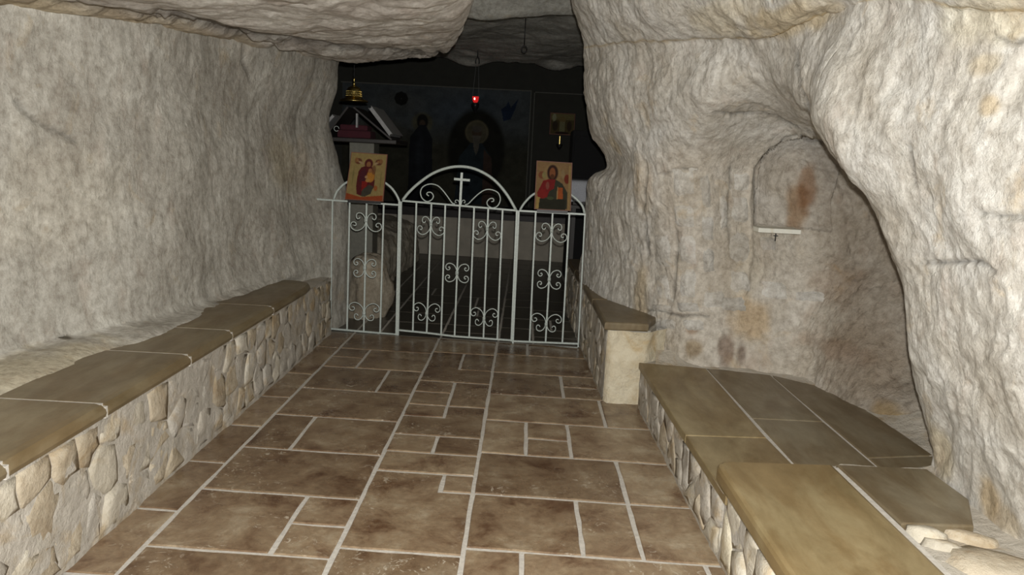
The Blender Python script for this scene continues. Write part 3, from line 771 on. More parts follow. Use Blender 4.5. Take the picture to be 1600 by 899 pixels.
# the slabs' back edge wanders with the wall
def xback(y): return float(np.interp(y, [0, 2.28, 2.9, 3.4, 3.95, 4.5, 4.75], [-1.72, -1.66, -1.665, -1.67, -1.655, -1.55, -1.49]))
for a, c in zip(ys[:-1], ys[1:]):
    g = .006; a_, c_ = a+g, c-g; r = .026
    prof = [(0, .409), (.012, .412), (.024, .421), (.028, .434), (.024, .447), (.010, .4585), (-.012, .462)]
    V = []; F_ = []; k_ = 7 if c == 4.67 else 3
    yy = [a_+(c_-a_)*i/k_ for i in range(k_+1)]
    cut = [0]*len(yy)
    if c == 4.67: yy = [a_, a_+.2, a_+.4, c_-.2, c_-.09, c_-.04, c_-.012, c_]; cut = [0, 0, 0, 0, .012, .03, .06, .11]
    for q, ct in zip(yy, cut):
        for dx, z in prof: V.append((-1.325+dx-ct, q, z))
        V.append((xback(q), q, .462)); V.append((xback(q), q, .409))
    m_ = len(prof)+2
    for i in range(len(yy)-1):
        for k in range(m_):
            j = (k+1) % m_; F_.append((i*m_+k, (i+1)*m_+k, (i+1)*m_+j, i*m_+j))
    F_.append(tuple(range(m_))); F_.append(tuple(range((len(yy)-1)*m_, len(yy)*m_))[::-1])
    obj('slab', V, F_, M['slab'], lb)
# pale joints between slabs
for c in ys[1:-1]:
    b_ = MB(); b_.box((xback(c)+.01, c-.007, .412), (-1.316, c+.007, .4605)); b_.box((-1.317, c-.007, .414), (-1.301, c+.007, .452)); b_.ob('joint', M['grout'], lb)

# right bench by the gate
P0 = np.array((.492, 3.965, 0)); P1 = np.array((.40, 6.5, 0)); e = (P1-P0); Lr = np.linalg.norm(e); e = e/Lr; nn = np.array((-e[1], e[0], 0))
rb = thing('stone_bench', (.6, 5, 0), 'narrow stone bench beside the right end of the gate, with pale end face', 'bench')
core(rb, [(.497, 3.975), (.72, 3.995), (.95, 4.6), (.95, 6.5), (.405, 6.5)], 0, .405)
rubble(rb, P0+np.array((0, .02, 0)), e, nn, Lr-.03, lambda u: .405, .16, .15, [M['rubble'], M['rubble_pale'], M['mortar']], 9, .013, .001)
skin(rb, P0+np.array((0, .02, 0)), e, nn, Lr-.03, .406, .0075, 2)
# rough pale end face
V = []; nx, nz = 22, 24
for i in range(nx):
    for j in range(nz):
        x = .485+(.84-.485)*i/(nx-1); z = .405*j/(nz-1)
        V.append((x, 3.972+max(0, x-.70)*1.1-.02*vn(np.array([x*11, 1, z*9]), 4)*1.6-.015*vn(np.array([x*40, 2, z*30]), 5)+(.03 if i == 0 else 0), z))
obj('end_face', V, gridfaces(nx, nz), M['rough_white'], rb, True)
slab_prism(rb, [(.462, 3.945), (.70, 3.955), (.73, 4.06), (.84, 4.3), (.84, 4.61), (.452, 4.61)], .408, .452, M['slab'], .012)
slab_prism(rb, [(.451, 4.62), (.96, 4.62), (.96, 5.15), (.437, 5.15)], .408, .452, M['slab'], .012)
slab_prism(rb, [(.436, 5.16), (.96, 5.16), (.96, 5.8), (.416, 5.8)], .408, .452, M['slab'], .012)
slab_prism(rb, [(.415, 5.81), (.96, 5.81), (.96, 6.5), (.395, 6.5)], .408, .452, M['slab'], .012)

# low right bench filling the niche
nb = thing('stone_bench', (1, 3.3, 0), 'low wide bench of sandstone slabs filling the floor of the niche', 'bench')
core(nb, [(.672, 3.93), (.712, 2.36), (1.9, 2.36), (1.9, 3.7), (1.4, 4.1), (.7, 4.15)][::-1], 0, .236)
d = np.array((.04, -1.55, 0)); Ld = np.linalg.norm(d); d = d/Ld
rubble(nb, np.array((.672, 3.89, 0)), d, np.array((-1, -.026, 0)), Ld, lambda u: .222, .15, .12, [M['rubble'], M['rubble_pale'], M['mortar'], M['mortar']], 12, .012, .001)
skin(nb, (.672, 3.89, 0), d, (-1, -.026, 0), Ld, .236, .0065, 3)
g = .0035; zt = .25; zb = .215
def NB(pts, mat=None, r=.004): slab_prism(nb, pts[::-1], zb, zt, M[mat or 'slab_right'], r)
slabs = [
 [(.655, 3.90), (1.005-g, 3.86), (1.012-g, 2.855+g), (.683, 2.835+g)],
 [(.684, 2.835-g), (1.012-g, 2.855-g), (1.04-g, 2.3), (.702, 2.3)],
 [(1.005+g, 3.86), (1.325-g, 3.79), (1.328-g, 3.09+g), (1.02+g, 3.085+g)],
 [(1.02+g, 3.085-g), (1.328-g, 3.09-g), (1.345-g, 2.3), (1.035+g, 2.3)],
 [(1.325+g, 3.79), (1.50, 3.64), (1.60, 3.42), (1.62, 2.76+g), (1.34+g, 2.70+g)],
 [(1.34+g, 2.70-g), (1.62, 2.76-g), (1.70, 2.3), (1.345+g, 2.3)]]
for i, s_ in enumerate(slabs): NB(s_, 'slab_grey' if i >= 2 else 'slab_right')
b_ = MB()
b_.add([(x, y, .2455) for x, y in [(.66, 3.89), (.70, 2.32), (1.75, 2.32), (1.7, 3.45), (1.5, 3.7), (1.33, 3.83), (1.0, 3.89)]], [tuple(range(7))[::-1]])
b_.ob('joint', M['grout'], nb)
# mortar fillet against the niche wall
def fillet(parent, pts, w0, w1, zb_, zt_):
    V = []; F_ = []; m_ = 5
    for i, (ax, ay, bx_, by) in enumerate(pts):
        for k in range(m_):
            t = k/(m_-1); V.append((ax+(bx_-ax)*t, ay+(by-ay)*t, zb_+(zt_-zb_)*(t**1.6)+random.uniform(-.003, .003)))
    for i in range(len(pts)-1):
        for k in range(m_-1): F_.append((i*m_+k, (i+1)*m_+k, (i+1)*m_+k+1, i*m_+k+1))
    return obj('mortar_fillet', V, F_, M['mortar'], parent, True)
fillet(nb, [(.74, 3.88, .76, 4.0), (.85, 3.865, .85, 4.02), (1.1, 3.835, 1.12, 3.98), (1.3, 3.785, 1.33, 3.93), (1.42, 3.70, 1.5, 3.83), (1.50, 3.62, 1.62, 3.70),
            (1.57, 3.45, 1.72, 3.5), (1.595, 3.2, 1.76, 3.2), (1.61, 2.95, 1.78, 2.95), (1.60, 2.7, 1.78, 2.7), (1.58, 2.45, 1.75, 2.45)], 0, 0, .249, .30)

# near right bench, one slab higher
fb_ = thing('stone_bench', (1, 1.8, 0), 'nearest right bench with one big ochre slab, raised above the niche bench', 'bench')
core(fb_, [(.715, 2.33), (.73, .5), (1.6, .5), (1.6, 2.35)][::-1], 0, .268)
rubble(fb_, np.array((.717, 2.31, 0)), np.array((.008, -1, 0)), np.array((-1, 0, 0)), 1.75, lambda u: .262, .15, .16, [M['rubble_pale'], M['rough_white'], M['rubble_pale']], 21, .016, .001)
skin(fb_, (.717, 2.33, 0), (.008, -1, 0), (-1, 0, 0), 1.75, .268, .006, 4)
# rounded head of the big slab
hd = [(.682, 2.30), (.682, 2.355), (.688, 2.378), (.705, 2.398), (.73, 2.405), (1.088, 2.425), (1.125, .5), (.712, .5)]
slab_prism(fb_, hd[::-1], .272, .33, M['slab_right'], .016)
slab_prism(fb_, [(1.102, 2.425), (1.41, 2.43), (1.42, 2.2), (1.33, 2.02), (1.118, 2.01)][::-1], .272, .328, M['slab_grey'], .006)
b_ = MB(); b_.add([(x, y, .322) for x, y in [(1.084, 2.41), (1.106, 2.41), (1.14, .5), (1.118, .5)]], [(0, 1, 2, 3)]); b_.ob('joint', M['grout'], fb_)
# broken infill behind the slab, against the rock
V = []; nx, ny = 26, 60
for i in range(nx):
    for j in range(ny):
        x = 1.112+.5*i/(nx-1); y = .5+2.0*j/(ny-1)
        p = np.array([x*7, y*7, 0.]); h = .300+.022*fbm(p, 4, 8)+.05*sm(1.36, 1.6, x)
        if y > 1.99: h = min(h, .30)+.05*sm(1.40, 1.6, x)
        if x < 1.14: h -= .01
        V.append((x, y, h))
obj('mortar_infill', V, gridfaces(nx, ny), M['mortar'], fb_, True)
rnd = random.Random(3)
for (px, py, rx, ry, hgt) in [(1448, 838, .055, .03, .03), (1475, 855, .05, .022, .02), (1560, 885, .13, .09, .02), (1520, 838, .07, .02, .012)]:
    c = at(px, py, z=.31); V = []; F_ = []; m_ = 9
    for k in range(3):
        s_ = [1, .8, .4][k]; zz = [-.02, hgt*.7, hgt][k]
        for a in range(m_):
            th = 2*math.pi*a/m_; r_ = s_*(1+rnd.uniform(-.18, .18)); V.append((c[0]+rx*r_*math.cos(th)*1.0+.35*ry*math.sin(th), c[1]+ry*r_*math.sin(th)-.5*rx*r_*math.cos(th), .305+zz+rnd.uniform(-.002, .002)))
    for k in range(2):
        for a in range(m_):
            j = (a+1) % m_; F_.append((k*m_+a, k*m_+j, (k+1)*m_+j, (k+1)*m_+a))
    F_.append(tuple(range(2*m_, 3*m_)))
    obj('stone', V, F_, M['rubble_pale'] if hgt > .012 and rx < .1 else M['rubble'], fb_, True)

# shelf in the niche
pa = at(1179, 356, y=3.97); pb = at(1245, 357, y=3.97)
b_ = MB(); b_.box((pa[0], 3.90, pa[2]-.018), (pb[0], 4.06, pa[2]+.006))
o = b_.ob('niche_shelf', M['shelf_marble'], None, base=((pa[0]+pb[0])/2, 3.97, pa[2]-.018), bevel=.003)
tag(o, 'thin white marble shelf set in the back wall of the niche', 'shelf')
b_ = MB(); c = at(1212, 371, y=3.93); b_.bar((c[0]-.001, 3.93, c[2]-.02), (c[0]-.001, 3.93, c[2]+.02), .0025); b_.bar((c[0]-.012, 3.93, c[2]+.008), (c[0]+.012, 3.93, c[2]+.008), .002)
# (small scratched cross under the shelf)
o = b_.ob('wall_cross', M['dark_metal'], None, base=tuple(c)); tag(o, 'tiny dark cross on the wall just under the white niche shelf', 'cross')

# ---------------------------------------------------------------- the iron gate
GP = np.array((-.45, 5.205, 0)); GD = np.array((1, -.079, 0)); GD = GD/np.linalg.norm(GD); GN = np.array((-GD[1], GD[0], 0))
def og(px, py):
    d_ = RM @ np.array([px-800, 449.5-py, -FPX]); t = ((GP-CAM)@GN)/(d_@GN); return CAM+t*d_
def c2p(x, y): return og(470+x*.3004, 300+y*.3004)     # enlargement of the lower gate
def c1p(x, y): return og(470+x*.3004, 80+y*.3004)      # enlargement of the upper gate
def spl(pts, k=5):
    P_ = np.array(pts, float)[:, None, :]; return catmull(P_, [k]*(len(P_)-1))[:, 0, :]
GANG = math.atan2(GD[1], GD[0])
def scroll_mesh(name, curves, r=.0042):
    b_ = MB()
    for cv in curves:
        for s_ in (1, -1):
            p = spl([(x, y) for x, y in cv], 4); b_.tube([(s_*q[0], 0, q[1]) for q in p], r, 5)
    b_.box((-.011, -.009, -.013), (.011, .009, .013))
    me = bpy.data.meshes.new(name); me.from_pydata(b_.v, [], b_.f)
    me.polygons.foreach_set('use_smooth', [True]*len(me.polygons)); me.materials.append(M['gate']); return me
k = .00107
mid_c = [[(x*k, y*k) for x, y in [(50, -2), (53, 13), (47, 35), (62, 45), (80, 28), (73, -5), (50, -48), (20, -60), (6, -30), (3, 0), (6, 30), (20, 60), (50, 48)]]]
def curl(pts, s=k): return [(x*s, y*s) for x, y in pts]
mid = curl([(53, 28), (57, 36), (68, 38), (75, 28), (70, 16), (55, 14), (48, 25), (50, 45), (68, 60), (45, 62)][:1]) # placeholder replaced below
Q1 = [(57, 38), (66, 39), (72, 31), (68, 20), (55, 17), (46, 27), (49, 43), (62, 55)]
mid = [(62, 33), (56, 38), (50, 30), (55, 20), (68, 18), (79, 32), (74, 52), (52, 62), (22, 50), (6, 22), (3, 0), (6, -22), (22, -50), (52, -62), (74, -52), (79, -32), (68, -18), (55, -20), (50, -30), (56, -38), (62, -33)]
SM = scroll_mesh('scroll', [curl(mid)])
up_ = [(46, 22), (52, 28), (60, 22), (60, 8), (48, 5), (38, 14), (35, 30)]
k2 = .00105
upper = [(50, 18), (56, 24), (65, 20), (67, 6), (55, -4)]
upper = [(42, 20), (48, 10), (60, 8), (68, 22), (62, 42), (40, 48), (18, 34), (6, 8), (4, -12), (14, -42), (38, -64), (68, -72), (98, -58), (106, -36), (96, -18), (78, -16), (68, -28), (74, -40), (86, -38)]
SUp = scroll_mesh('scroll', [curl(upper, k2)])
SLo = scroll_mesh('scroll', [curl([(x, -y) for x, y in upper], k2)])
def place_scroll(me, x, y, parent, sx_=1.0):
    p = c2p(x, y); o = bpy.data.objects.new('scroll', me); sc.collection.objects.link(o)
    o.parent = parent; o.location = p-org(parent)+GN*(-.012)*0; o.rotation_euler = (0, 0, GANG); o.scale = (sx_, 1, 1)
def part(name, parent, fn, smooth=False):
    b_ = MB(); fn(b_); return b_.ob(name, M['gate'], parent, smooth)
def base_of(*p): q = sum(p)/len(p); return (q[0], q[1], 0)
# left fixed panel
gl = thing('railing_panel', base_of(c2p(155, 712), c2p(500, 742)), 'fixed left railing panel of white iron, let into the left rock wall', 'railing')
part('rail', gl, lambda b_: b_.bar(c2p(20, 33), c2p(512, 68), .006))
part('rail', gl, lambda b_: b_.bar(c2p(152, 711), c2p(500, 742), .006))
for (xa, xb) in [((166, 47), (155, 711)), ((255, 52), (241, 718)), ((343, 57), (328, 726)), ((432, 63), (413, 733))]:
    part('bar', gl, lambda b_: b_.bar(c2p(*xa), c2p(*xb), .0055 if xa[0] > 200 else .0045))
part('arch', gl, lambda b_: b_.tube(spl([c1p(*q) for q in [(172, 770), (190, 728), (235, 685), (300, 662), (355, 660), (420, 675), (470, 710), (500, 752), (517, 792)]], 4), .0085, 6), True)
place_scroll(SUp, 340, 148, gl, 1.0); place_scroll(SM, 333, 397, gl, .95); place_scroll(SLo, 329, 632, gl, 1.0)
# centre leaf
gc = thing('iron_gate', base_of(c2p(505, 745), c2p(1100, 782)), 'middle gate leaf of white iron with arch, cross and big scrolls', 'gate')
part('post', gc, lambda b_: b_.bar(c2p(518, 50), c2p(502, 745), .0125))
part('post', gc, lambda b_: b_.bar(c2p(1124, 95), c2p(1095, 778), .006))
part('rail', gc, lambda b_: b_.bar(c2p(528, 46), c2p(1122, 97), .006))
part('rail', gc, lambda b_: b_.tube([c2p(512, 719), c2p(655, 733), c2p(800, 751), c2p(1096, 772)], .0085, 4, rot=math.pi/4))
for xa, xb in zip([(602, 52), (680, 60), (752, 67), (827, 73), (902, 80), (975, 86), (1050, 92)], [(583, 724), (655, 732), (730, 742), (800, 750), (876, 755), (950, 761), (1022, 767)]):
    part('bar', gc, lambda b_: b_.bar(c2p(*xa), c2p(*xb), .0055))
part('arch', gc, lambda b_: b_.tube(spl([c1p(*q) for q in [(530, 775), (562, 735), (610, 690), (680, 640), (750, 611), (820, 600), (890, 608), (960, 638), (1020, 683), (1075, 750), (1120, 828)]], 4), .0105, 6), True)
part('cross', gc, lambda b_: (b_.bar(c1p(838, 632), c1p(829, 800), .008), b_.bar(c1p(798, 665), c1p(880, 672), .008)))
def c6(x, y): return og(620+x*.1668, 250+y*.1668)
part('scroll', gc, lambda b_: b_.tube(spl([c6(*q) for q in [(545, 413), (520, 405), (480, 350), (430, 285), (380, 240), (310, 226), (245, 252), (222, 300), (235, 355), (280, 390), (325, 375), (343, 340), (325, 308), (295, 303), (280, 320), (300, 338)]], 4), .0048, 5), True)
part('scroll', gc, lambda b_: b_.tube(spl([c6(*q) for q in [(640, 420), (668, 412), (710, 370), (770, 315), (830, 280), (890, 280), (950, 310), (970, 370), (945, 430), (900, 450), (855, 430), (845, 395), (870, 365), (900, 362), (908, 385), (885, 392)]], 4), .0048, 5), True)
part('curl', gc, lambda b_: b_.tube(spl([c6(*q) for q in [(588, 420), (584, 395), (570, 377), (552, 378), (547, 395), (560, 402)]], 3), .0035, 5), True)
part('curl', gc, lambda b_: b_.tube(spl([c6(*q) for q in [(603, 420), (608, 395), (620, 378), (635, 380), (640, 396), (628, 404)]], 3), .0035, 5), True)
place_scroll(SUp, 677, 168, gc, .86); place_scroll(SUp, 970, 193, gc, .86); place_scroll(SM, 813, 422, gc, .97)
place_scroll(SLo, 655, 634, gc, .86); place_scroll(SLo, 953, 660, gc, .86)
# right fixed panel
gr = thing('railing_panel', base_of(c2p(1105, 780), c2p(1443, 800)), 'fixed right railing panel of white iron, ending beside the right rock pillar', 'railing')
part('rail', gr, lambda b_: b_.bar(c2p(1136, 98), c2p(1482, 117), .006))
part('rail', gr, lambda b_: b_.bar(c2p(1100, 776), c2p(1443, 790), .006))
part('rail', gr, lambda b_: b_.bar(c2p(1105, 795), c2p(1440, 812), .004))
for (xa, xb, r_) in [((1134, 97), (1103, 790), .006), ((1222, 103), (1190, 778), .0055), ((1310, 108), (1273, 782), .0055), ((1397, 113), (1360, 786), .0055), ((1478, 118), (1442, 808), .0045)]:
    part('bar', gr, lambda b_: b_.bar(c2p(*xa), c2p(*xb), r_))
part('arch', gr, lambda b_: b_.tube(spl([c1p(*q) for q in [(1140, 826), (1165, 788), (1210, 745), (1270, 722), (1330, 718), (1395, 740), (1440, 775), (1466, 808), (1476, 843)]], 4), .0085, 6), True)
place_scroll(SUp, 1305, 203, gr, .95); place_scroll(SM, 1292, 455, gr, .95); place_scroll(SLo, 1276, 690, gr, .95)

# ---------------------------------------------------------------- icons standing on the rail
def icon(corn, label, painter):
    tl, tr, br, bl = [og(*p) for p in corn]
    th = np.array((0, .022, 0)); sh = np.array((0, -.034, 0)); lean = np.array((0, .008, 0))
    tl, tr, br, bl = tl+sh+lean, tr+sh+lean, br+sh, bl+sh
    o = thing('icon', tuple((bl+br)/2), label, 'icon')
    V = [bl, br, tr, tl, bl+th, br+th, tr+th, tl+th]
    bd = obj('board', V, [(0, 1, 2, 3), (4, 7, 6, 5), (0, 4, 5, 1), (1, 5, 6, 2), (2, 6, 7, 3), (3, 7, 4, 0)], M['wood_edge'], o)
    C = painter(); nx, ny = C.shape[:2]; S, T_ = np.meshgrid(np.linspace(.02, .98, nx), np.linspace(.015, .985, ny), indexing='ij')
    s, t = S[..., None], T_[..., None]
    V = (bl*(1-s)+br*s)*(1-t)+(tl*(1-s)+tr*s)*t+np.array((0, -.002, 0))
    obj('painted_face', V.reshape(-1, 3), gridfaces(nx, ny), M['icon_paint'], o, cols=C.reshape(-1, 3))
    b_ = MB(); b_.box(tuple(bl+np.array((.02, .0, -.02))), tuple(br+np.array((-.02, .026, -.002)))); b_.ob('foot', M['dark_metal'], o)
def p1():
    gold = (.42, .31, .12); C, S, T_ = canvas(90, 116, gold)
    C = poly(C, S, T_, [(0, 0), (1, 0), (1, .12), (.6, .08), (.4, .06), (0, .13)], (.42, .085, .025))
    for cx, s_ in ((.22, 1), (.80, -1)):
        C = ell(C, S, T_, cx, .83, .10, .065, (.20, .07, .035)); C = ell(C, S, T_, cx+.08*s_, .80, .09, .022, (.52, .36, .2), 1, .2, -.3*s_)
        C = ell(C, S, T_, cx-.06*s_, .855, .05, .05, (.34, .16, .06)); C = ell(C, S, T_, cx-.02, .84, .025, .025, (.45, .22, .08))
    C = ell(C, S, T_, .53, .79, .15, .13, (.50, .36, .13))                        # halo
    C = ell(C, S, T_, .52, .79, .12, .105, (.12, .02, .02)); C = ell(C, S, T_, .52, .77, .06, .065, (.38, .17, .07))
    C = poly(C, S, T_, [(.42, .73), (.62, .73), (.72, .6), (.74, .3), (.62, .12), (.45, .07), (.28, .12), (.24, .3), (.25, .6), (.32, .7)], (.13, .018, .02))
    C = poly(C, S, T_, [(.32, .62), (.45, .68), (.5, .5), (.42, .32), (.3, .4)], (.10, .02, .03))
    C = poly(C, S, T_, [(.38, .4), (.55, .42), (.5, .2), (.4, .2)], (.30, .02, .015))
    C = ell(C, S, T_, .61, .52, .11, .13, (.62, .27, .045)); C = ell(C, S, T_, .58, .64, .05, .05, (.45, .2, .08)); C = ell(C, S, T_, .68, .66, .06, .1, (.22, .09, .04), .8)
    C = ell(C, S, T_, .49, .5, .04, .03, (.58, .34, .16)); C = ell(C, S, T_, .54, .43, .06, .04, (.6, .33, .1))
    C = poly(C, S, T_, [(.42, .22), (.6, .34), (.72, .3), (.66, .14), (.5, .07), (.4, .09)], (.075, .07, .05))
    C = ell(C, S, T_, .78, .27, .05, .06, (.45, .14, .04)); C = ell(C, S, T_, .12, .5, .02, .2, (.22, .2, .06), .6); C = ell(C, S, T_, .90, .45, .02, .18, (.22, .2, .06), .6)
    return C*.52
def p2():
    C, S, T_ = canvas(90, 116, (.36, .22, .10))
    C = ell(C, S, T_, .45, .76, .26, .2, (.42, .27, .12)); C = ell(C, S, T_, .15, .72, .10, .08, (.30, .11, .05)); C = ell(C, S, T_, .22, .72, .06, .07, (.36, .3, .12))
    C = ell(C, S, T_, .88, .66, .08, .1, (.24, .04, .02)); C = ell(C, S, T_, .76, .76, .05, .1, (.4, .28, .14))
    C = ell(C, S, T_, .46, .78, .16, .17, (.055, .022, .014)); C = ell(C, S, T_, .455, .77, .085, .115, (.34, .12, .045)); C = ell(C, S, T_, .455, .70, .06, .05, (.10, .035, .015), .8)
    C = poly(C, S, T_, [(.35, .64), (.56, .64), (.75, .56), (.9, .38), (.9, .02), (.12, .02), (.12, .35), (.2, .55)], (.055, .055, .035))
    C = poly(C, S, T_, [(.35, .64), (.55, .64), (.52, .45), (.38, .38), (.33, .25), (.06, .25), (.04, .34), (.2, .6)], (.28, .02, .02))
    C = ell(C, S, T_, .19, .32, .13, .10, (.33, .025, .02)); C = ell(C, S, T_, .33, .5, .05, .08, (.34, .14, .10), .6)
    C = poly(C, S, T_, [(.02, 0), (.14, 0), (.14, .24), (.03, .26)], (.52, .36, .12)); C = poly(C, S, T_, [(.1, 0), (.86, 0), (.86, .22), (.12, .22)], (.035, .034, .02))
    C = ell(C, S, T_, .42, .24, .1, .035, (.09, .11, .05)); C = poly(C, S, T_, [(.62, .23), (.78, .23), (.77, .47), (.63, .47)], (.50, .12, .03))
    C = poly(C, S, T_, [(.60, .22), (.64, .22), (.64, .49), (.61, .49)], (.5, .3, .12)); C = poly(C, S, T_, [(.93, 0), (.985, 0), (.985, .95), (.93, .95)], (.45, .30, .12))
    return C*.52
icon([(550.5, 237.5), (606.5, 241.5), (600, 315), (540.5, 311.5)], 'gold icon of a robed mother and child standing on the left railing panel', p1)
icon([(838.5, 251), (894, 254.5), (891.5, 329.5), (834.5, 326.5)], 'icon of a bearded man in red holding an orange book, on the right railing panel', p2)

# ---------------------------------------------------------------- lectern, books, hanging lamps
LY = 6.35
def L(px, py, y=LY): return at(px, py, y=y)
q = L(570, 222)
le = thing('lectern', (q[0], LY, 0), 'dark double sided reading stand with maroon cloth behind the left icon', 'lectern')
tz = L(570, 220)[2]; xa = L(513, 218)[0]; xb = L(627, 218)[0]; xc = (xa+xb)/2
b_ = MB(); b_.box((xa, LY-.24, tz-.02), (xb, LY+.36, tz+.015)); b_.ob('tray', M['dark_wood'], le, bevel=.006)
ca, cb = L(550, 240)[0], L(588, 240)[0]
b_ = MB(); b_.box((ca, LY-.10, .06), (cb, LY+.12, tz-.02)); b_.ob('column', M['grey_panel'], le, bevel=.004)
b_ = MB(); b_.box((ca-.1, LY-.2, 0), (cb+.1, LY+.2, .06)); b_.ob('foot', M['dark_wood'], le, bevel=.006)
b_ = MB(); b_.box((L(538, 215)[0], LY-.245, tz+.015), (L(588, 215)[0], LY-.02, tz+.075)); b_.box((L(540, 200)[0], LY-.20, tz+.075), (L(582, 200)[0], LY-.02, tz+.12)); b_.ob('cloth', M['maroon'], le, bevel=.01)
ztop = L(570, 170)[2]; xm0 = L(566, 170)[0]-.02
for s_, xt in ((-1, xm0-.06), (1, xm0)):
    x_lo = xa+.02 if s_ < 0 else xb-.04
    V = [(x_lo, LY-.2, tz+.02), (x_lo, LY+.22, tz+.02), (xt, LY+.22, ztop), (xt, LY-.2, ztop)]; d_ = .014
    V += [(x-s_*d_, y, z-.006) for x, y, z in V]
    obj('desk', V, [(0, 1, 2, 3), (7, 6, 5, 4), (0, 4, 5, 1), (1, 5, 6, 2), (2, 6, 7, 3), (3, 7, 4, 0)], M['dark_wood'], le)
def book(nm, a, bb, depth, t, label):
    """closed service book lying on a sloping desk: a (lower) and bb (upper) in x,z"""
    ax, az = a; bx_, bz = bb; nx_, nz_ = -(bz-az), (bx_-ax); l_ = math.hypot(nx_, nz_); nx_, nz_ = nx_/l_, nz_/l_
    if nz_ < 0: nx_, nz_ = -nx_, -nz_
    y0_, y1_ = LY-.215, LY-.215+depth
    o = thing(nm, (ax, (y0_+y1_)/2, az), label, 'book')
    def blk(n_, i0, i1, e_, mat):
        V = []
        for dd in (i0, i1):
            for (x, z) in ((ax+(bx_-ax)*e_, az+(bz-az)*e_), (bx_-(bx_-ax)*e_, bz-(bz-az)*e_)):
                for y in (y0_+e_*.2, y1_-e_*.2): V.append((x+nx_*dd, y, z+nz_*dd))
        obj(n_, V, [(0, 1, 3, 2), (4, 6, 7, 5), (0, 4, 5, 1), (2, 3, 7, 6), (0, 2, 6, 4), (1, 5, 7, 3)], M[mat], o)
    blk('cover', 0, .004, 0, 'book_white'); blk('pages', .004, t-.004, .03, 'book_white'); blk('cover', t-.004, t, 0, 'book_white')
a1 = L(599, 219); a2 = L(570, 171)
book('service_book', (a1[0]+.09, a1[2]+.03), (a2[0]+.075, a2[2]-.0), .52, .03, 'pale grey service book leaning on the right slope of the lectern')
a1 = L(514, 205); a2 = L(533, 184)
book('service_book', (a1[0], a1[2]), (a2[0]-.0, a2[2]), .26, .022, 'pale book edge leaning on the left slope of the lectern')
b_ = MB(); c = L(538, 203); b_.tube([(c[0]+.02*math.cos(t_), LY-.26, c[2]+.02*math.sin(t_)) for t_ in np.linspace(0, 5.5, 10)], .003, 5); 
o = b_.ob('metal_ring', M['gate'], None, True, base=(c[0], LY-.26, c[2]-.02)); o.parent = None; tag(o, 'small pale metal ring at the left edge of the maroon cloth', 'ring')
b_ = MB(); b_.box((L(566, 185)[0], LY-.235, L(566, 201)[2]), (L(568.6, 185)[0], LY-.20, L(566, 180)[2])); o = b_.ob('candle', M['book_white'], None, base=tuple(L(567, 200))); tag(o, 'thin pale candle upright between the lectern slopes', 'candle')

# brass hanging lamp
BY = 6.2; c = at(553, 158, y=BY)
bl_ = thing('hanging_lamp', tuple(c), 'pierced brass bell shaped lamp hanging above the lectern', 'lamp')
b_ = MB(); b_.lathe([(0, .12), (.02, .118), (.045, .105), (.055, .09), (.058, .07), (.062, .03), (.075, .018), (.10, .012), (.115, .0), (.112, -.006), (.095, .004), (.06, .012), (.05, .06), (0, .1)], c, 28); b_.ob('shade', M['brass'], bl_, True)
b_ = MB(); b_.lathe([(0, .185), (.006, .183), (.009, .172), (.006, .158), (.004, .15), (.012, .14), (.013, .128), (0, .118)], c, 14); b_.ob('finial', M['brass'], bl_, True)
b_ = MB(); z = .183
while c[2]+z < 2.42:
    b_.bar((c[0], BY, c[2]+z), (c[0], BY, c[2]+z+.018), .0022 if int(z/.02) % 2 else .0035); z += .02
b_.ob('chain', M['dark_metal'], bl_)
b_ = MB()
for kk_ in range(28):
    for jj in range(3):
        a = 2*math.pi*(kk_+.5*(jj % 2))/28; zz = c[2]+.04+.017*jj; r_ = .0615-.001*jj
        x, y = c[0]+r_*math.cos(a), BY+r_*math.sin(a); b_.box((x-.003, y-.003, zz-.004), (x+.003, y+.003, zz+.004))
b_.ob('studs', M['brass'], bl_)

# red vigil lamp
VY = 8.6; c = at(743, 156, y=VY)
vl = thing('vigil_lamp', (c[0], VY, c[2]-.12), 'small glowing red glass vigil lamp hanging before the elder painting', 'lamp')
b_ = MB(); b_.lathe([(0, -.035), (.02, -.03), (.031, -.01), (.036, .02), (.037, .035), (.034, .035), (.03, 0), (0, -.02)], c, 20); b_.ob('glass_cup', M['red_glass'], vl, True)
b_ = MB(); b_.lathe([(0, -.012), (.006, -.006), (.007, .004), (0, .014)], (c[0]-.008, c[1]-.033, c[2]+.008), 10); b_.ob('flame', M['flame'], vl, True)
b_ = MB(); b_.lathe([(0, -.15), (.006, -.145), (.006, -.13), (.025, -.10), (.042, -.07), (.044, -.045), (.03, -.032), (0, -.03)], c, 18); b_.ob('holder', M['dark_metal'], vl, True)
b_ = MB(); top = at(746, 98, y=VY)
for s_ in (-1, 1): b_.bar((c[0]+s_*.035, VY, c[2]+.03), (top[0]+s_*.012, VY, top[2]), .002)
b_.ob('chain', M['dark_metal'], vl)
b_ = MB(); b_.tube([(top[0]+.02*math.cos(a), VY, top[2]+.01+.045*math.sin(a)) for a in np.linspace(-.4, 3.6, 12)], .007, 6); b_.tube([(top[0], VY, top[2]+.05), (top[0], VY, 2.56)], .006, 6); b_.ob('hook', M['dark_metal'], vl, True)
# second hook: a bare ring
RY = 6.9; c = at(819, 77, y=RY)
b_ = MB(); b_.tube([(c[0]+.024*math.cos(a), RY, c[2]+.028*math.sin(a)) for a in np.linspace(0, 6.28, 16)], .0055, 6); b_.tube([(c[0], RY, c[2]+.028), (c[0], RY, 2.55)], .005, 6)
o = b_.ob('ceiling_ring', M['dark_metal'], None, True, base=tuple(c)); tag(o, 'bare iron ring hanging from the grey chamber ceiling', 'ring')

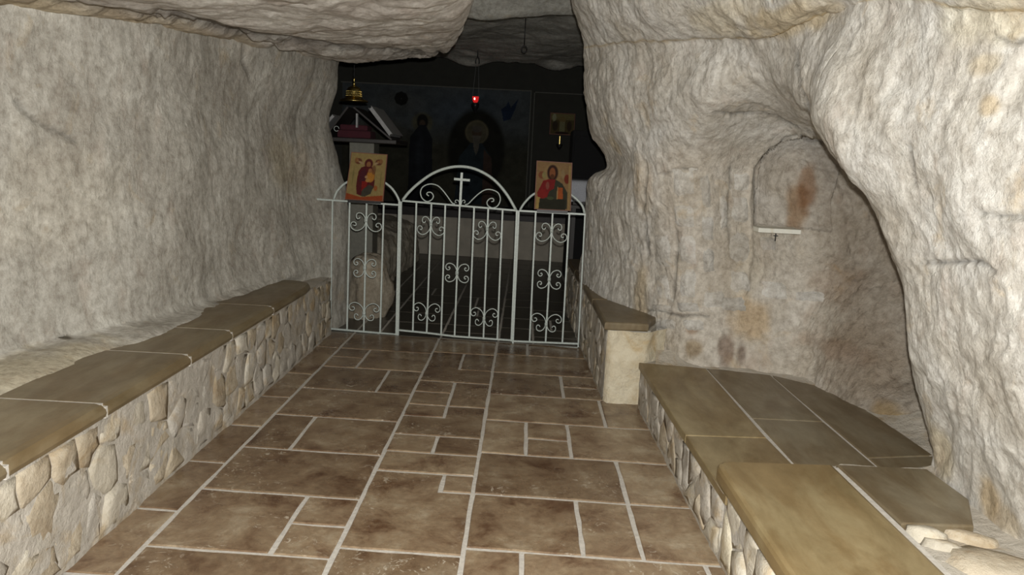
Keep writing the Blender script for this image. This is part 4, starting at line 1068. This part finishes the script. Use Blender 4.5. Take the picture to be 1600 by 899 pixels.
# little gilded icon with its pendant lamp, on the dark panel
IY = 9.97
tl, br = at(860, 176, y=IY), at(897, 212, y=IY)
gi = thing('framed_icon', ((tl[0]+br[0])/2, IY, br[2]), 'little gilded icon hanging on the black panel above the right icon', 'icon')
b_ = MB(); b_.box((tl[0], IY-.02, br[2]), (br[0], IY+.02, tl[2])); b_.ob('frame', M['wood_edge'], gi, bevel=.004)
C, S, T_ = canvas(36, 36, (.16, .12, .045))
C = poly(C, S, T_, [(.02, .7), (.98, .7), (.98, 1), (.02, 1)], (.30, .25, .10)); C = ell(C, S, T_, .5, .7, .15, .14, (.30, .22, .08)); C = poly(C, S, T_, [(.4, .62), (.6, .62), (.62, .1), (.38, .1)], (.34, .32, .16))
C = ell(C, S, T_, .15, .8, .08, .2, (.5, .5, .3)); C = ell(C, S, T_, .2, .4, .12, .25, (.07, .05, .03)); C = ell(C, S, T_, .8, .4, .1, .25, (.08, .05, .03)); C = ell(C, S, T_, .5, .05, .3, .07, (.05, .02, .015))
painted('painted_face', C*.5, np.array((tl[0]+.01, IY-.022, br[2]+.01)), np.array((br[0]-tl[0]-.02, 0, 0)), np.array((0, 0, tl[2]-br[2]-.02)), M['icon_paint'], gi)
PY = 9.7; c = at(874, 228, y=PY)
pl = thing('pendant_lamp', tuple(c), 'small dim oil lamp hanging under the little gilded icon', 'lamp')
b_ = MB(); b_.lathe([(0, -.05), (.012, -.045), (.035, -.01), (.04, .02), (.036, .02), (0, -.02)], c, 14); b_.ob('cup', M['dark_metal'], pl, True)
b_ = MB(); b_.bar((c[0], PY, c[2]+.02), (c[0], PY, c[2]+.12), .004); b_.bar((c[0], PY, c[2]+.12), (c[0], IY-.02, br[2]+.02), .003); b_.ob('chain', M['brass'], pl)

# altar along the back
al = thing('altar_table', (-.6, 9.6, 0), 'long low stone altar with dark top along the chapel back wall', 'altar')
def prism(pts, z0_, z1_, name, mat, parent):
    n_ = len(pts); b_ = MB(); b_.add([(x, y, z0_) for x, y in pts]+[(x, y, z1_) for x, y in pts], [tuple(range(n_))[::-1], tuple(range(n_, 2*n_))]+[(i, (i+1) % n_, n_+(i+1) % n_, n_+i) for i in range(n_)])
    return b_.ob(name, M[mat], parent)
prism([(-2.3, 9.80), (2.3, 9.42), (2.3, 10.0), (-2.3, 10.0)], 0, .50, 'base', 'altar_stone', al)
prism([(-2.35, 9.74), (2.3, 9.36), (2.3, 10.01), (-2.35, 10.01)], .50, .64, 'top', 'dark_wood', al)
# side table with lace cloth, dark cabinet
tt = thing('side_table', (.9, 7.5, 0), 'small dark side table with white lace cloth behind the right rock pillar', 'table')
b_ = MB(); b_.box((.43, 7.3, .84), (1.3, 7.8, .87)); b_.ob('tabletop', M['dark_wood'], tt)
for x, y in ((.48, 7.34), (1.25, 7.34), (.48, 7.76), (1.25, 7.76)):
    b_ = MB(); b_.bar((x, y, 0), (x, y, .84), .018); b_.ob('leg', M['dark_wood'], tt)
V = []; nx, nz = 34, 14
for i in range(nx):
    for j in range(nz):
        x = .435+.86*i/(nx-1); t = j/(nz-1)
        if t < .5: V.append((x, 7.29-.008*math.sin(i*1.3)*(1-t*2), .90+.21*(t*2)+(.012*abs(math.sin(i*.9)) if j == 0 else 0)))
        else: V.append((x, 7.29+.5*(t-.5)*2, 1.112))
cl = obj('lace_cloth', V, gridfaces(nx, nz), M['lace'], None, True, base=(.9, 7.5, .9)); tag(cl, 'white lace cloth over a box on the side table beside the right icon', 'cloth')
b_ = MB(); b_.box((.46, 7.32, .87), (1.28, 7.78, 1.105)); o = b_.ob('storage_box', M['dark_wood'], None, base=(.9, 7.55, .87), bevel=.006); tag(o, 'dark box under the white lace cloth on the side table', 'box')
# boulder inside the gate
V = []; nx, nz = 30, 22
for j in range(nz):
    t = j/(nz-1); z = .50*math.sin(t*math.pi/2)**.8 if t < 1 else .50
    rr_ = math.cos(t*math.pi/2)**.45
    for i in range(nx):
        a = 2*math.pi*i/nx; q = np.array([math.cos(a)*2, math.sin(a)*2, z*5+3]); d_ = (1+.34*fbm(q, 3, 14)+.14*fbm(q*4, 2, 15))*(1+.12*abs(math.cos(2*a)))
        V.append((-1.23+.165*rr_*d_*math.cos(a)+.05*z, 5.85+.15*rr_*d_*math.sin(a), z*(1+.05*fbm(q*2, 2, 9))-.01))
F_ = [(j*nx+i, j*nx+(i+1) % nx, (j+1)*nx+(i+1) % nx, (j+1)*nx+i) for j in range(nz-1) for i in range(nx)]
o = obj('boulder', V, F_, M['rock_left'], None, True, base=(-1.23, 5.85, 0), cols=np.tile([.72, .66, .58], (len(V), 1))); tag(o, 'rough pale boulder on the floor just inside the left railing panel', 'rock')
cbn = thing('cabinet', (1.15, 8.4, 0), 'tall dark cabinet in the shadow behind the right rock pillar', 'cabinet')
x0c = at(893, 250, y=8.2)[0]
b_ = MB(); b_.box((x0c, 8.2, 0), (1.8, 8.7, 1.62)); b_.ob('body', M['black_paint'], cbn, bevel=.01)
for xa_, xb_ in ((x0c+.02, x0c+.5), (x0c+.52, 1.78)):
    b_ = MB(); b_.box((xa_, 8.18, .05), (xb_, 8.2, 1.56)); d1 = b_.ob('door', M['black_paint'], cbn, bevel=.006)
    b_ = MB(); b_.bar((xb_-.05, 8.165, .8), (xb_-.05, 8.165, .92), .006); b_.ob('handle', M['dark_metal'], d1)
# rough rock seat along the left of the chamber
V = []; nx, ny = 44, 90
path = [(-1.30, -.02), (-1.28, .12), (-1.31, .28), (-1.36, .42), (-1.5, .50), (-1.9, .52), (-2.6, .54)]
for j in range(ny):
    y = 6.72+2.6*j/(ny-1)
    for i in range(nx):
        f = i/(nx-1)*(len(path)-1); a = int(min(f, len(path)-2)); f -= a
        x = path[a][0]*(1-f)+path[a+1][0]*f; z = path[a][1]*(1-f)+path[a+1][1]*f
        nn_ = .07*fbm(np.array([x*3, y*3, z*3]), 3, 4)+.02*fbm(np.array([x*14, y*14, z*14]), 2, 6)
        z2 = z*(1-.15*(j == 0))
        V.append((x+nn_+.0*j, y+(nn_*.5), max(-.02, z2+nn_*.6)))
rs = obj('rock_ledge', V, gridfaces(ny, nx), M['rock_left'], None, True, base=(-1.8, 7.5, 0), cols=np.tile([1.2, 1.15, 1.05], (len(V), 1)))
V = None
tag(rs, 'rough rock ledge along the left side of the chamber behind the gate', 'ledge')
